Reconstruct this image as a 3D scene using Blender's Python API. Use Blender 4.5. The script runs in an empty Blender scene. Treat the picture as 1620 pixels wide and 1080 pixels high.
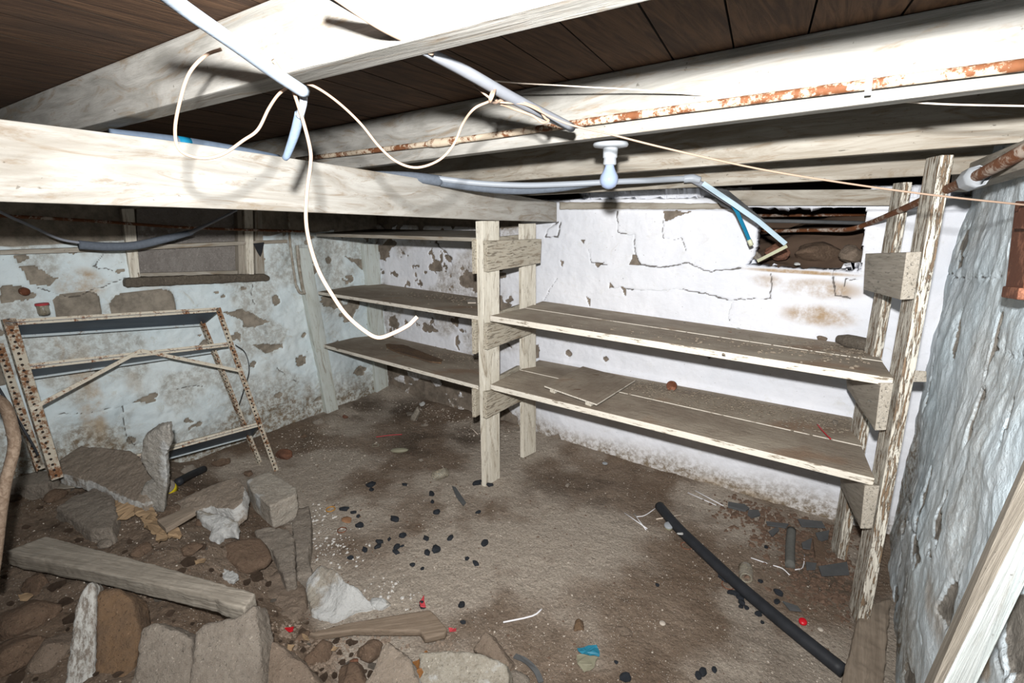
import bpy, bmesh, math, random
import numpy as np
from mathutils import Vector, Matrix, noise as mn
# ---------------------------------------------------------------- camera, light, exposure
sc = bpy.context.scene
COL = sc.collection
FPX, PITCH, HEAD, CAMZ = 790.0, math.radians(15.2), math.radians(34.5), 1.6
cam = bpy.data.cameras.new('camera'); camo = bpy.data.objects.new('camera', cam); COL.objects.link(camo)
camo.location = (0, 0, CAMZ); camo.rotation_euler = (math.radians(90) - PITCH, 0, HEAD)
cam.sensor_width = 36; cam.lens = FPX / 1620 * 36; cam.clip_start = .02
sc.camera = camo
sc.view_settings.view_transform = 'Standard'; sc.view_settings.look = 'None'
sc.view_settings.gamma = 1; sc.view_settings.use_curve_mapping = False
sc.view_settings.exposure = 0.0
w = bpy.data.worlds.new('world'); sc.world = w; w.use_nodes = True
w.node_tree.nodes['Background'].inputs[0].default_value = (.8, .9, 1, 1)
w.node_tree.nodes['Background'].inputs[1].default_value = .006
# the photographer's flash, a hand's breadth above the lens
fl = bpy.data.lights.new('camera_flash', 'SPOT'); flo = bpy.data.objects.new('camera_flash', fl); COL.objects.link(flo)
fl.energy = 425; fl.spot_size = math.radians(156); fl.spot_blend = 1.0; fl.shadow_soft_size = .022; fl.color = (1, .985, .97)
flo.location = (-0.012, -0.015, 1.758); flo.rotation_euler = (math.radians(90 - 5), 0, HEAD - .05)

# ---------------------------------------------------------------- pixel -> place
C0 = np.array([0, 0, CAMZ])
FW = np.array([-math.sin(HEAD)*math.cos(PITCH), math.cos(HEAD)*math.cos(PITCH), -math.sin(PITCH)])
RT = np.array([math.cos(HEAD), math.sin(HEAD), 0.]); UP = np.cross(RT, FW)
def ray(x, y): return FW + RT*(x-810)/FPX - UP*(y-540)/FPX
def onz(x, y, z=0.): r = ray(x, y); return C0 + r*(z-C0[2])/r[2]
def onx(x, y, X): r = ray(x, y); return C0 + r*X/r[0]
def ony(x, y, Y): r = ray(x, y); return C0 + r*Y/r[1]
def onpl(x, y, p0, n): r = ray(x, y); return C0 + r*(np.dot(np.array(p0)-C0, n)/np.dot(r, n))
def V(*a): return np.array(a, float)

# ---------------------------------------------------------------- noise in numpy
def vnoise(x, y, seed=0):
    xi = np.floor(x).astype(np.int64); yi = np.floor(y).astype(np.int64); fx = x-xi; fy = y-yi
    fx = fx*fx*(3-2*fx); fy = fy*fy*(3-2*fy)
    def h(a, b):
        n = (a*374761393 + b*668265263 + seed*974634777) & 0xffffffff
        n = ((n ^ (n >> 13))*1274126177) & 0xffffffff
        return ((n ^ (n >> 16)) & 0xffff)/65535.
    return (h(xi, yi)*(1-fx)+h(xi+1, yi)*fx)*(1-fy)+(h(xi, yi+1)*(1-fx)+h(xi+1, yi+1)*fx)*fy
def fbm(x, y, oct=4, seed=0):
    s = 0; a = .5; t = 0
    for i in range(oct): s = s+a*vnoise(x, y, seed+i*7); t += a; a *= .5; x = x*2.03+11; y = y*2.03+5
    return s/t
def sstep(a, b, x): t = np.clip((x-a)/(b-a), 0, 1); return t*t*(3-2*t)

# ---------------------------------------------------------------- terrain
GX = [-4, -3.3, -2.6, -2.1, -1.8, -1.35, -.9, -.3, 1]; GY = [1.2, 1.25, 1.33, 1.22, 1.02, .9, .6, .1, -.6]
def terr0(X, Y): return .25*sstep(0, .62, np.interp(X, GX, GY)-Y)
def terr(X, Y):
    X = np.asarray(X, float); Y = np.asarray(Y, float); m = terr0(X, Y)
    h = m + (fbm(X*5, Y*5, 4, 3)-.5)*(.014+.16*m)+(fbm(X*22, Y*22, 3, 9)-.5)*(.006+.09*m)+(fbm(X*55, Y*55, 3, 29)-.5)*.06*m
    e = .045*sstep(.35, 0, X+3.27)+.035*sstep(.28, 0, 2.82-Y)*(.4+fbm(X*4, Y*4, 3, 20))   # soil banked up against the walls
    return h+e
def T(x, y, up=0.):
    z = 0.
    for k in range(12):
        p = onz(x, y, z); z = .5*z+.5*(float(terr(p[0], p[1]))+up)
    return onz(x, y, z)

# ---------------------------------------------------------------- objects
def link(o, parent=None, M=None):
    COL.objects.link(o)
    if parent is not None:
        o.parent = parent; M = Matrix.Translation(-Vector(parent.location)) @ (M or Matrix())
    if M is not None: o.matrix_basis = M
    return o
def tag(o, label, cat, group=None, kind=None):
    o['label'] = label; o['category'] = cat
    if group: o['group'] = group
    if kind: o['kind'] = kind
    return o
def thing(name, label, cat, loc, group=None):
    o = bpy.data.objects.new(name, None); o.empty_display_size = .05; COL.objects.link(o)
    o.location = Vector(loc); return tag(o, label, cat, group)
def struct(o): o['kind'] = 'structure'; return o
def mesh(name, vs, fs, mat, parent=None, M=None, smooth=False):
    me = bpy.data.meshes.new(name); me.from_pydata([tuple(map(float, v)) for v in vs], [], fs); me.update()
    if mat: me.materials.append(mat)
    if smooth: me.polygons.foreach_set('use_smooth', [True]*len(me.polygons))
    return link(bpy.data.objects.new(name, me), parent, M)
TEX = {}
def tex(sz):
    if sz not in TEX:
        t = bpy.data.textures.new('roughness_%g' % sz, 'CLOUDS'); t.noise_scale = sz; t.noise_depth = 3; TEX[sz] = t
    return TEX[sz]
def roughen(o, vox, amp, sz=.05, amp2=0):
    m = o.modifiers.new('remesh', 'REMESH'); m.mode = 'VOXEL'; m.voxel_size = vox; m.use_smooth_shade = True
    d = o.modifiers.new('rough', 'DISPLACE'); d.texture = tex(sz); d.strength = amp; d.mid_level = .5
    if amp2:
        d = o.modifiers.new('fine', 'DISPLACE'); d.texture = tex(sz/4); d.strength = amp2; d.mid_level = .5
def frame_of(pts, axis):
    c = Vector(pts.mean(0)); x = Vector(axis).normalized()
    up = Vector((0, 0, 1)) if abs(x.z) < .8 else Vector((0, 1, 0))
    y = up.cross(x).normalized(); z = x.cross(y)
    return Matrix.Translation(c) @ Matrix((x, y, z)).transposed().to_4x4()
def solid(name, A, B, mat, parent=None, axis=None, bevel=.002, rough=None):
    """prism between two loops A and B of the same count; local X runs along the longest edge"""
    A = np.array(A, float); B = np.array(B, float); n = len(A); P = np.vstack([A, B])
    if axis is None:
        E = [A[(i+1) % n]-A[i] for i in range(n)]+[B[0]-A[0]]
        axis = max(E, key=lambda e: np.linalg.norm(e))
    M = frame_of(P, axis); Mi = M.inverted(); vs = [Mi @ Vector(p) for p in P]
    me = bpy.data.meshes.new(name); bm = bmesh.new(); bv = [bm.verts.new(v) for v in vs]
    bm.faces.new(bv[:n]); bm.faces.new(bv[n:][::-1])
    for i in range(n): bm.faces.new((bv[i], bv[n+i], bv[n+(i+1) % n], bv[(i+1) % n]))
    bmesh.ops.recalc_face_normals(bm, faces=bm.faces)
    if bevel: bmesh.ops.bevel(bm, geom=list(bm.edges), offset=bevel, segments=2, affect='EDGES', profile=.6, clamp_overlap=True)
    bm.to_mesh(me); bm.free(); me.materials.append(mat)
    o = link(bpy.data.objects.new(name, me), parent, M)
    if rough: roughen(o, *rough)
    return o
def beam(name, p0, p1, wy, wz, mat, parent=None, bevel=.003, roll=None, **k):
    """box from p0 to p1; wy across (horizontal), wz the other way; p on the centre line"""
    p0 = V(*p0); p1 = V(*p1); x = p1-p0; x /= np.linalg.norm(x)
    up = V(0, 0, 1) if abs(x[2]) < .8 else (V(0, 1, 0) if roll is None else V(*roll))
    y = np.cross(up, x); y /= np.linalg.norm(y); z = np.cross(x, y)
    f = lambda p: [p+y*wy/2*s+z*wz/2*t for s, t in ((-1, -1), (1, -1), (1, 1), (-1, 1))]
    return solid(name, f(p0), f(p1), mat, parent, axis=x, bevel=bevel, **k)
def drop(name, top, th, mat, parent=None, grow=0., bevel=.004, rough=None, axis=None, vec=None):
    """top loop extruded down (or along vec) by th"""
    top = np.array(top, float); c = top.mean(0); v = V(0, 0, -th) if vec is None else V(*vec)
    bot = c+(top-c)*(1+grow)+v
    return solid(name, top, bot, mat, parent, bevel=bevel, rough=rough, axis=axis)
def catmull(P, n=8):
    P = [np.array(p, float) for p in P]
    if len(P) < 3: return P
    Q = [2*P[0]-P[1]]+P+[2*P[-1]-P[-2]]; out = []
    for i in range(1, len(Q)-2):
        a, b, c, d = Q[i-1:i+3]
        for k in range(n):
            t = k/n; out.append(.5*((2*b)+(-a+c)*t+(2*a-5*b+4*c-d)*t*t+(-a+3*b-3*c+d)*t**3))
    out.append(P[-1]); return out
def tube(name, P, r, mat, parent=None, seg=10, n=8, curve=True, cap=True):
    P = catmull(P, n) if curve else [np.array(p, float) for p in P]
    R = np.interp(np.linspace(0, 1, len(P)), np.linspace(0, 1, len(r)), r) if isinstance(r, (list, tuple)) else [r]*len(P)
    t = P[1]-P[0]; t /= np.linalg.norm(t); u = np.cross(t, V(0, 0, 1) if abs(t[2]) < .9 else V(1, 0, 0)); u /= np.linalg.norm(u)
    org = P[0].copy() if parent is None else V(0, 0, 0); vs = []; fs = []
    for i, p in enumerate(P):
        t = P[min(i+1, len(P)-1)]-P[max(i-1, 0)]; t /= np.linalg.norm(t)
        u = u-t*np.dot(u, t); u /= np.linalg.norm(u); v = np.cross(t, u)
        for k in range(seg):
            a = 2*math.pi*k/seg; vs.append(p-org+R[i]*(u*math.cos(a)+v*math.sin(a)))
    for i in range(len(P)-1):
        for k in range(seg): fs.append((i*seg+k, i*seg+(k+1) % seg, (i+1)*seg+(k+1) % seg, (i+1)*seg+k))
    if cap: fs.append(tuple(range(seg))[::-1]); fs.append(tuple((len(P)-1)*seg+k for k in range(seg)))
    return mesh(name, vs, fs, mat, parent, Matrix.Translation(Vector(org)), smooth=True)
def lathe(name, prof, mat, parent=None, M=None, seg=28):
    vs = []; fs = []; n = len(prof)
    for k in range(seg):
        a = 2*math.pi*k/seg
        for r, z in prof: vs.append((r*math.cos(a), r*math.sin(a), z))
    for k in range(seg):
        for i in range(n-1): fs.append((k*n+i, ((k+1) % seg)*n+i, ((k+1) % seg)*n+i+1, k*n+i+1))
    return mesh(name, vs, fs, mat, parent, M, smooth=True)
def rock(name, c, s, mat, seed=0, rz=0., tilt=(0, 0), sub=3, amp=.28, facets=7, parent=None, fine=.05):
    bm = bmesh.new(); bmesh.ops.create_icosphere(bm, subdivisions=sub, radius=1); rnd = random.Random(seed)
    cuts = [(Vector((rnd.gauss(0, 1), rnd.gauss(0, 1), rnd.gauss(0, 1))).normalized(), rnd.uniform(.55, .85)) for _ in range(facets)]
    off = Vector((seed*3.1, seed*1.7, 4))
    for v in bm.verts:
        p = v.co.copy()
        for nrm, d in cuts:
            q = p.dot(nrm)
            if q > d: p -= nrm*(q-d)*.92
        p *= 1+amp*mn.noise(p*1.3+off)
        p += p.normalized()*fine*mn.fractal(p*5+off, 1, 2, 4)
        v.co = Vector((p.x*s[0], p.y*s[1], p.z*s[2]))
    me = bpy.data.meshes.new(name); bm.to_mesh(me); bm.free(); me.materials.append(mat)
    if sub > 2: me.polygons.foreach_set('use_smooth', [True]*len(me.polygons))
    M = Matrix.Translation(Vector(c)) @ Matrix.Rotation(rz, 4, 'Z') @ Matrix.Rotation(tilt[0], 4, 'X') @ Matrix.Rotation(tilt[1], 4, 'Y')
    return link(bpy.data.objects.new(name, me), parent, M)

# ---------------------------------------------------------------- materials
class G:
    def __init__(s, name, rough=.8, coord='Object'):
        s.m = bpy.data.materials.new(name); s.m.use_nodes = True; s.t = s.m.node_tree; s.n = s.t.nodes
        s.b = s.n['Principled BSDF']; s.b.inputs['Roughness'].default_value = rough
        s.b.inputs['Specular IOR Level'].default_value = .25
        tc = s.n.new('ShaderNodeTexCoord'); s.co = tc.outputs[coord]
    def L(s, a, b): s.t.links.new(a, b)
    def sck(s, sock, v):
        if isinstance(v, (int, float)): sock.default_value = v
        elif isinstance(v, (tuple, list)): sock.default_value = tuple(v)+((1,) if len(v) == 3 and sock.type == 'RGBA' else ())
        else: s.L(v, sock)
    def map(s, scale=(1, 1, 1), loc=(0, 0, 0), src=None):
        m = s.n.new('ShaderNodeMapping'); m.inputs['Scale'].default_value = scale; m.inputs['Location'].default_value = loc
        s.L(src or s.co, m.inputs[0]); return m.outputs[0]
    def noise(s, sc, det=6, rough=.6, vec=None, dist=0):
        n = s.n.new('ShaderNodeTexNoise'); n.inputs['Scale'].default_value = sc; n.inputs['Detail'].default_value = det
        n.inputs['Roughness'].default_value = rough; n.inputs['Distortion'].default_value = dist
        s.L(vec or s.co, n.inputs['Vector']); return n.outputs[0]
    def vor(s, sc, feat='F1', vec=None, rnd=1.):
        n = s.n.new('ShaderNodeTexVoronoi'); n.feature = feat; n.inputs['Scale'].default_value = sc; n.inputs['Randomness'].default_value = rnd
        s.L(vec or s.co, n.inputs['Vector']); return n
    def ramp(s, v, a, b, c0=0., c1=1.):
        n = s.n.new('ShaderNodeMapRange'); n.clamp = True; n.interpolation_type = 'SMOOTHSTEP'
        s.sck(n.inputs[0], v)
        for i, q in enumerate((a, b, c0, c1)): n.inputs[i+1].default_value = q
        return n.outputs[0]
    def mix(s, f, a, b):
        n = s.n.new('ShaderNodeMix'); n.data_type = 'RGBA'; s.sck(n.inputs[0], f); s.sck(n.inputs[6], a); s.sck(n.inputs[7], b); return n.outputs[2]
    def mul(s, a, b, op='MULTIPLY'):
        n = s.n.new('ShaderNodeMath'); n.operation = op; s.sck(n.inputs[0], a); s.sck(n.inputs[1], b); return n.outputs[0]
    def attr(s, nm):
        n = s.n.new('ShaderNodeAttribute'); n.attribute_name = nm; return n.outputs['Fac']
    def sep(s, v=None):
        n = s.n.new('ShaderNodeSeparateXYZ'); s.L(v or s.co, n.inputs[0]); return n.outputs
    def done(s, col, h=None, dist=.003, rough=None, strength=1.):
        s.sck(s.b.inputs['Base Color'], col)
        if rough is not None: s.sck(s.b.inputs['Roughness'], rough)
        if h is not None:
            b = s.n.new('ShaderNodeBump'); b.inputs['Distance'].default_value = dist; b.inputs['Strength'].default_value = strength
            s.L(h, b.inputs['Height']); s.L(b.outputs[0], s.b.inputs['Normal'])
        return s.m
def plain(name, c, rough=.6, metal=0., var=.25, scale=12):
    g = G(name, rough); n = g.noise(scale, 5)
    g.b.inputs['Metallic'].default_value = metal
    return g.done(g.mix(n, tuple(x*(1-var) for x in c), tuple(min(1, x*(1+var)) for x in c)), n, .001)
def mk_plaster(name, c0, c1, peelc, dirtc, bump=.004):
    g = G(name, .75)
    n = g.noise(2.2, 8, .65); f = g.noise(38, 6, .7); base = g.mix(g.ramp(n, .3, .7), c0, c1)
    base = g.mix(g.ramp(g.noise(9, 9, .75, dist=1.5), .54, .74, 0, .6), base, dirtc)
    st = g.mul(g.attr('stain'), g.ramp(g.noise(7, 7, .7), .3, .62))
    base = g.mix(st, base, (.36, .235, .11))
    gr = g.mul(g.attr('grime_shade'), g.ramp(g.noise(26, 10, .8), .40, .60))
    base = g.mix(g.mul(g.attr('grime_shade'), .35), base, (.44, .37, .25)); base = g.mix(gr, base, (.19, .145, .095))
    base = g.mix(g.ramp(g.noise(85, 3, .6), .70, .76, 0, .8), base, (.13, .11, .09))
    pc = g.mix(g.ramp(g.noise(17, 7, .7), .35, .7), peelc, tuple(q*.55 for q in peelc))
    col = g.mix(g.ramp(g.attr('peel_shade'), .35, .6), base, pc)
    col = g.mix(g.ramp(g.attr('crack'), .3, .9, 0, .9), col, (.07, .06, .05))
    h = g.mul(g.mul(f, .8), g.mul(g.noise(8, 6), 1.4), 'ADD')
    return g.done(col, h, bump)
M_PL = mk_plaster('limewash_left', (.58, .68, .72), (.68, .755, .77), (.29, .255, .205), (.42, .39, .30))
M_PB = mk_plaster('limewash_back', (.70, .725, .78), (.80, .815, .86), (.24, .20, .16), (.60, .59, .55))
M_PR = mk_plaster('limewash_right', (.64, .76, .83), (.78, .86, .91), (.26, .24, .21), (.45, .48, .48), .007)
def mk_dirt(name, a, b, c, speck=True, fine=1.):
    g = G(name, .95)
    n = g.noise(1.6, 8, .62); n2 = g.noise(9, 8, .7); n3 = g.noise(90, 4, .7)
    col = g.mix(g.ramp(n, .36, .66), a, b); col = g.mix(g.ramp(n2, .48, .74, 0, .7), col, c)
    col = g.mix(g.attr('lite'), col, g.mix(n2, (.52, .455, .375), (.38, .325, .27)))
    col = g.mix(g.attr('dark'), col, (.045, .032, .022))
    col = g.mix(g.ramp(n3, .3, .75, 0, .45), col, (.05, .035, .025))
    h = g.mul(g.mul(n3, .5), g.mul(g.noise(28, 7, .7), 1.6), 'ADD')
    if speck:
        v = g.vor(130); m = g.ramp(v.outputs['Distance'], .22, .30, 1, 0)
        m = g.mul(m, g.ramp(g.sep(v.outputs['Color'])[0], .70, .72)); m = g.mul(m, g.ramp(g.noise(4, 5), .35, .6))
        col = g.mix(g.mul(m, .75), col, (.62, .57, .5))
    return g.done(col, h, .012*fine)
M_DIRT = mk_dirt('packed_earth', (.185, .132, .092), (.285, .222, .168), (.115, .082, .058))
M_SOIL = mk_dirt('loose_soil', (.115, .075, .05), (.16, .11, .075), (.20, .135, .085), False)
def mk_wood(name, wood, dark, paint=None, amt=.5, paint2=None, gr=1., dirt=.25, rough=.7):
    """amt: share of paint that is left; grain along local X"""
    g = G(name, rough)
    v = g.map((1.2, 26, 26)); n = g.noise(3*gr, 8, .65, v, 1.0); v2 = g.map((.8, 5, 5)); n2 = g.noise(3, 6, .6, v2, 1.5)
    col = g.mix(g.ramp(n, .3, .7), dark, wood); col = g.mix(g.ramp(n2, .4, .75, 0, .5), col, dark)
    h = n
    if paint:
        p = g.mix(g.ramp(n2, .3, .7), paint, paint2 or tuple(q*.8 for q in paint))
        p = g.mix(g.ramp(g.noise(3.2, 8, .72, g.map((.9, 5, 5)), 2.5), .50, .68, 0, dirt*2.2), p, (.20, .145, .09)); p = g.mix(g.ramp(g.noise(4, 8, .8, g.map((.7, 40, 40)), .4), .56, .72, 0, .55), p, (.13, .115, .09))
        v3 = g.map((2.5, 24, 24)); k = g.noise(5, 9, .75, v3, .5); t = 1-amt
        mask = g.ramp(k, .25+.5*t, .30+.5*t); col = g.mix(mask, col, p)
        h = g.mul(g.mul(mask, .7), g.mul(n, .8), 'ADD')
    col = g.mix(g.ramp(g.noise(60, 3), .68, .75, 0, .6), col, tuple(q*.4 for q in dark))
    return g.done(col, h, .0035)
M_BEAM = mk_wood('whitewashed_beam', (.20, .16, .11), (.13, .10, .07), (.36, .35, .325), .92, (.20, .195, .175), dirt=.34)
M_BEAMB = mk_wood('main_beam_whitewash', (.34, .29, .22), (.22, .18, .13), (.42, .41, .38), .93, (.27, .25, .215), dirt=.30)
M_JOIST = mk_wood('whitewashed_joist', (.32, .25, .17), (.2, .15, .10), (.40, .375, .325), .88, (.24, .21, .165), dirt=.38)
M_POST = mk_wood('post_peeled_paint', (.34, .25, .16), (.19, .14, .09), (.72, .69, .60), .80, (.56, .52, .43), dirt=.3)
M_POSTR = mk_wood('post_bare_paint', (.29, .20, .125), (.17, .12, .08), (.72, .69, .60), .60, (.55, .52, .45), dirt=.25)
M_BATT = mk_wood('whitewashed_batten', (.4, .36, .3), (.3, .26, .2), (.58, .63, .61), .9, (.5, .53, .48), dirt=.3)
M_TIER = mk_wood('grey_bracket_board', (.46, .42, .36), (.30, .27, .22), (.52, .50, .45), .35, (.48, .45, .38))
M_GREYW = mk_wood('grey_weathered_wood', (.38, .345, .29), (.21, .185, .15))
M_BROWNW = mk_wood('brown_board', (.28, .23, .18), (.18, .145, .11))
M_TIE = mk_wood('tie_board', (.36, .30, .22), (.24, .19, .14), (.46, .42, .34), .72, (.44, .40, .32), dirt=.35)
M_EDGE = mk_wood('shelf_edge_paint', (.4, .33, .24), (.2, .16, .11), (.72, .69, .62), .75, (.6, .56, .47))
def mk_shelf():
    g = G('dusty_shelf_board', .9)
    n = g.noise(3, 8, .7); v = g.map((1, 14, 14)); k = g.noise(4, 7, .65, v, .8)
    col = g.mix(g.ramp(n, .35, .7), (.27, .22, .17), (.42, .365, .29)); col = g.mix(g.ramp(k, .5, .75, 0, .7), col, (.19, .15, .11))
    col = g.mix(g.ramp(g.noise(2.2, 5), .58, .7, 0, .5), col, (.28, .16, .09))
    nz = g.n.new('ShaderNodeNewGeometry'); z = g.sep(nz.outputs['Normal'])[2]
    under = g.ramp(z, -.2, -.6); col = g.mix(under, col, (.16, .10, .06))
    side = g.ramp(g.mul(z, z), .3, .1); p = g.mix(g.ramp(g.noise(5, 8, .75, g.map((3, 20, 20))), .38, .46), (.20, .16, .115), (.66, .62, .54))
    col = g.mix(side, col, p)
    return g.done(col, g.mul(k, g.noise(45, 5), 'ADD'), .003)
M_SHELF = mk_shelf()
def mk_stone(name, a, b, c, white=0., sc=1., side=False):
    g = G(name, .92)
    n = g.noise(6*sc, 8, .68); f = g.noise(70*sc, 5, .75)
    col = g.mix(g.ramp(n, .35, .65), a, b); col = g.mix(g.ramp(f, .35, .75, 0, .6), col, c)
    col = g.mix(g.ramp(g.noise(140, 3, .7), .58, .68, 0, .7), col, tuple(q*.4 for q in b)); col = g.mix(g.ramp(g.noise(120, 3, .7, g.map((1, 1, 1), (5, 5, 5))), .62, .70, 0, .5), col, tuple(min(1, q*1.9) for q in c))
    if side:
        ge = g.n.new('ShaderNodeNewGeometry'); nz = g.sep(ge.outputs['Normal'])[2]
        col = g.mix(g.mul(g.ramp(nz, .62, .30), g.ramp(g.noise(9, 7, .65), .36, .50)), col, (.56, .56, .54))
    if white: col = g.mix(g.ramp(g.noise(4*sc, 7, .6, g.map((1, 1, 1), (3, 1, 7))), .5+.35*(1-white)-.15, .56+.35*(1-white)-.15, 0, .92), col, (.54, .55, .54))
    return g.done(col, g.mul(g.mul(f, .7), g.noise(25, 7, .7), 'ADD'), .013)
M_CONC = mk_stone('grey_concrete', (.26, .225, .185), (.19, .16, .13), (.33, .295, .25))
M_CONCW = mk_stone('concrete_with_whitewash', (.28, .23, .18), (.22, .18, .14), (.35, .30, .25), 0, 1, True)
M_CUBE = mk_stone('pale_concrete', (.42, .38, .32), (.33, .29, .24), (.52, .48, .42), .25)
M_PALEC = mk_stone('pale_chipped_render', (.40, .38, .34), (.30, .28, .24), (.52, .50, .47), .4)
M_RENDER = mk_stone('brown_render', (.22, .17, .13), (.165, .125, .092), (.27, .215, .165))
M_WHITER = mk_stone('white_painted_stone', (.40, .37, .31), (.30, .26, .21), (.45, .42, .37), .86)
M_GRAN = mk_stone('speckled_granite', (.36, .33, .27), (.25, .22, .17), (.50, .47, .41), .15, 1.3)
M_BRST = mk_stone('brown_stone', (.165, .11, .075), (.12, .08, .055), (.21, .15, .105))
M_OCH = mk_stone('ochre_brown_stone', (.20, .125, .07), (.12, .082, .055), (.17, .115, .075))
M_BRICK = mk_stone('red_brown_stone', (.24, .105, .06), (.16, .075, .05), (.12, .07, .05))
def mk_rust(name, paint, amt, rust=(.20, .075, .03), holes=False):
    g = G(name, .7)
    k = g.mul(g.mul(g.noise(48, 9, .75), .45), g.mul(g.noise(9, 6, .7), .55), 'ADD'); r = g.mix(g.noise(50, 5), rust, tuple(q*.45 for q in rust))
    col = g.mix(g.ramp(k, .25+.5*(1-amt), .32+.5*(1-amt)), r, paint)
    if holes:
        s = g.sep()
        fr = g.mul(g.mul(g.mul(s[0], 1/.026), .5, 'ADD'), 0., 'FRACT')
        dx = g.mul(g.mul(fr, .5, 'SUBTRACT'), .026)
        def at(sk):
            d = g.mul(g.mul(sk, 0., 'ABSOLUTE'), .018, 'SUBTRACT'); return g.mul(g.mul(d, d), g.mul(dx, dx), 'ADD')
        d = g.mul(at(s[1]), at(s[2]), 'MINIMUM'); d = g.mul(d, 1e4)
        col = g.mix(g.ramp(d, .26, .36, 1, 0), col, (.02, .012, .008))
    return g.done(col, k, .0015)
M_RPIPE = mk_rust('rusty_painted_pipe', (.50, .42, .32), .60)
M_RPIPE2 = mk_rust('brown_rusty_pipe', (.42, .35, .29), .50)
M_ANGLE = mk_rust('slotted_angle_iron', (.46, .42, .34), .60, (.25, .115, .05), holes=True)
M_STRAP = mk_rust('strap_iron', (.55, .51, .42), .66, (.26, .10, .035))
M_RUST = mk_rust('red_rust_iron', (.28, .12, .07), .5, (.17, .06, .03))
M_TRAY = plain('blue_grey_sheet_steel', (.085, .11, .14), .45, .5, .35, 9)
M_TRAYR = mk_rust('tray_edge', (.42, .48, .50), .7, (.22, .12, .06))
M_CABLE = plain('cream_cable_sheath', (.27, .19, .14), .5, 0, .06)
M_WIRE = plain('thin_cream_wire', (.66, .57, .48), .5, 0, .1)
M_COND = plain('white_conduit', (.32, .35, .39), .4, 0, .1)
M_GREYP = plain('grey_conduit', (.26, .28, .32), .45, 0, .15)
M_DGREY = plain('dull_grey_conduit', (.17, .18, .20), .5, 0, .2)
M_FOAM = plain('grey_foam_lagging', (.12, .14, .17), .95, 0, .3, 80)
M_LFOAM = plain('pale_foam_lagging', (.22, .26, .31), .9, 0, .25, 30)
M_BFOAM = plain('blue_grey_lagging', (.12, .16, .22), .9, 0, .3, 60)
M_BLUE = plain('blue_plastic_strip', (.01, .17, .30), .4, 0, .2)
M_PBLUE = plain('pale_blue_plastic_strip', (.45, .58, .66), .4, 0, .1)
M_YEL = plain('yellowed_plastic', (.55, .56, .40), .45, 0, .15)
M_BLACK = plain('black_rubber', (.022, .024, .028), .55, 0, .5, 20)
M_COAL = plain('charcoal', (.018, .021, .026), .8, 0, .6, 60)
M_SLATE = plain('dark_slate', (.085, .088, .09), .7, 0, .4, 20)
M_DGREYT = plain('dusty_grey_tube', (.12, .12, .11), .9, 0, .4, 40)
M_RED = plain('red_plastic', (.50, .01, .02), .35, 0, .15)
M_REDD = plain('faded_red_plastic', (.42, .05, .06), .5, 0, .3)
M_WPLAS = plain('white_plastic_straw', (.72, .72, .74), .4, 0, .08)
M_LEAF = plain('dry_leaf_paper', (.30, .21, .125), .8, 0, .35, 18)
M_TEAL = plain('torn_blue_wrapper', (.02, .16, .24), .5, 0, .4)
M_OLIVE = plain('dirty_plastic_film', (.22, .21, .15), .5, 0, .3)
M_YELT = plain('yellow_tin', (.62, .50, .02), .4, .1, .15)
M_CHIP = plain('pale_chips', (.46, .41, .35), .9, 0, .3, 40)
M_CHIPB = plain('brown_crumbs', (.13, .085, .06), .95, 0, .4, 40)
M_PANE = mk_stone('dusty_dark_pane', (.20, .18, .165), (.26, .24, .22), (.34, .32, .30), .3)
M_SILL = mk_stone('stained_timber_sill', (.13, .11, .085), (.09, .075, .06), (.2, .17, .13))
M_VOID = plain('dark_earth_bank', (.15, .10, .07), 1, 0, .3, 8)
M_CERAM = plain('white_bakelite', (.30, .32, .34), .35, 0, .03)
def mk_bulb():
    g = G('frosted_glass_bulb', .15); g.b.inputs['Subsurface Weight'].default_value = .4; g.b.inputs['Subsurface Radius'].default_value = (.02, .02, .025)
    return g.done((.22, .27, .38))
M_BULB = mk_bulb()
def mk_glass(name, tint, dust):
    g = G(name, .12); g.b.inputs['Transmission Weight'].default_value = .75; g.b.inputs['IOR'].default_value = 1.3
    k = g.noise(9, 6, .7); g.L(g.ramp(k, .4, .7, .1, .6), g.b.inputs['Roughness'])
    return g.done(g.mix(g.ramp(k, .35, .7), tint, dust))
M_GLASS = mk_glass('dusty_jar_glass', (.72, .70, .60), (.32, .26, .18))
def mk_ceil():
    g = G('dark_stained_plank', .85)
    v = g.map((1.5, 16, 16)); n = g.noise(3, 8, .65, v, 1.2); k = g.noise(2.5, 6)
    col = g.mix(g.ramp(n, .3, .72), (.038, .019, .010), (.108, .058, .030)); col = g.mix(g.ramp(k, .45, .75, 0, .75), col, (.03, .018, .012))
    return g.done(col, n, .002)
M_CEIL = mk_ceil(); M_VOIDD = plain('grime_in_gaps', (.012, .008, .005), 1, 0, .3)
def mk_cbl():
    g = G('pale_granite_edge', .9)
    k = g.noise(30, 8, .75, g.map((1, 2.5, 2.5)))
    return g.done(g.mix(g.ramp(k, .4, .6), (.20, .17, .14), (.52, .52, .49)), k, .006)
M_CRYS = mk_cbl()

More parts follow.
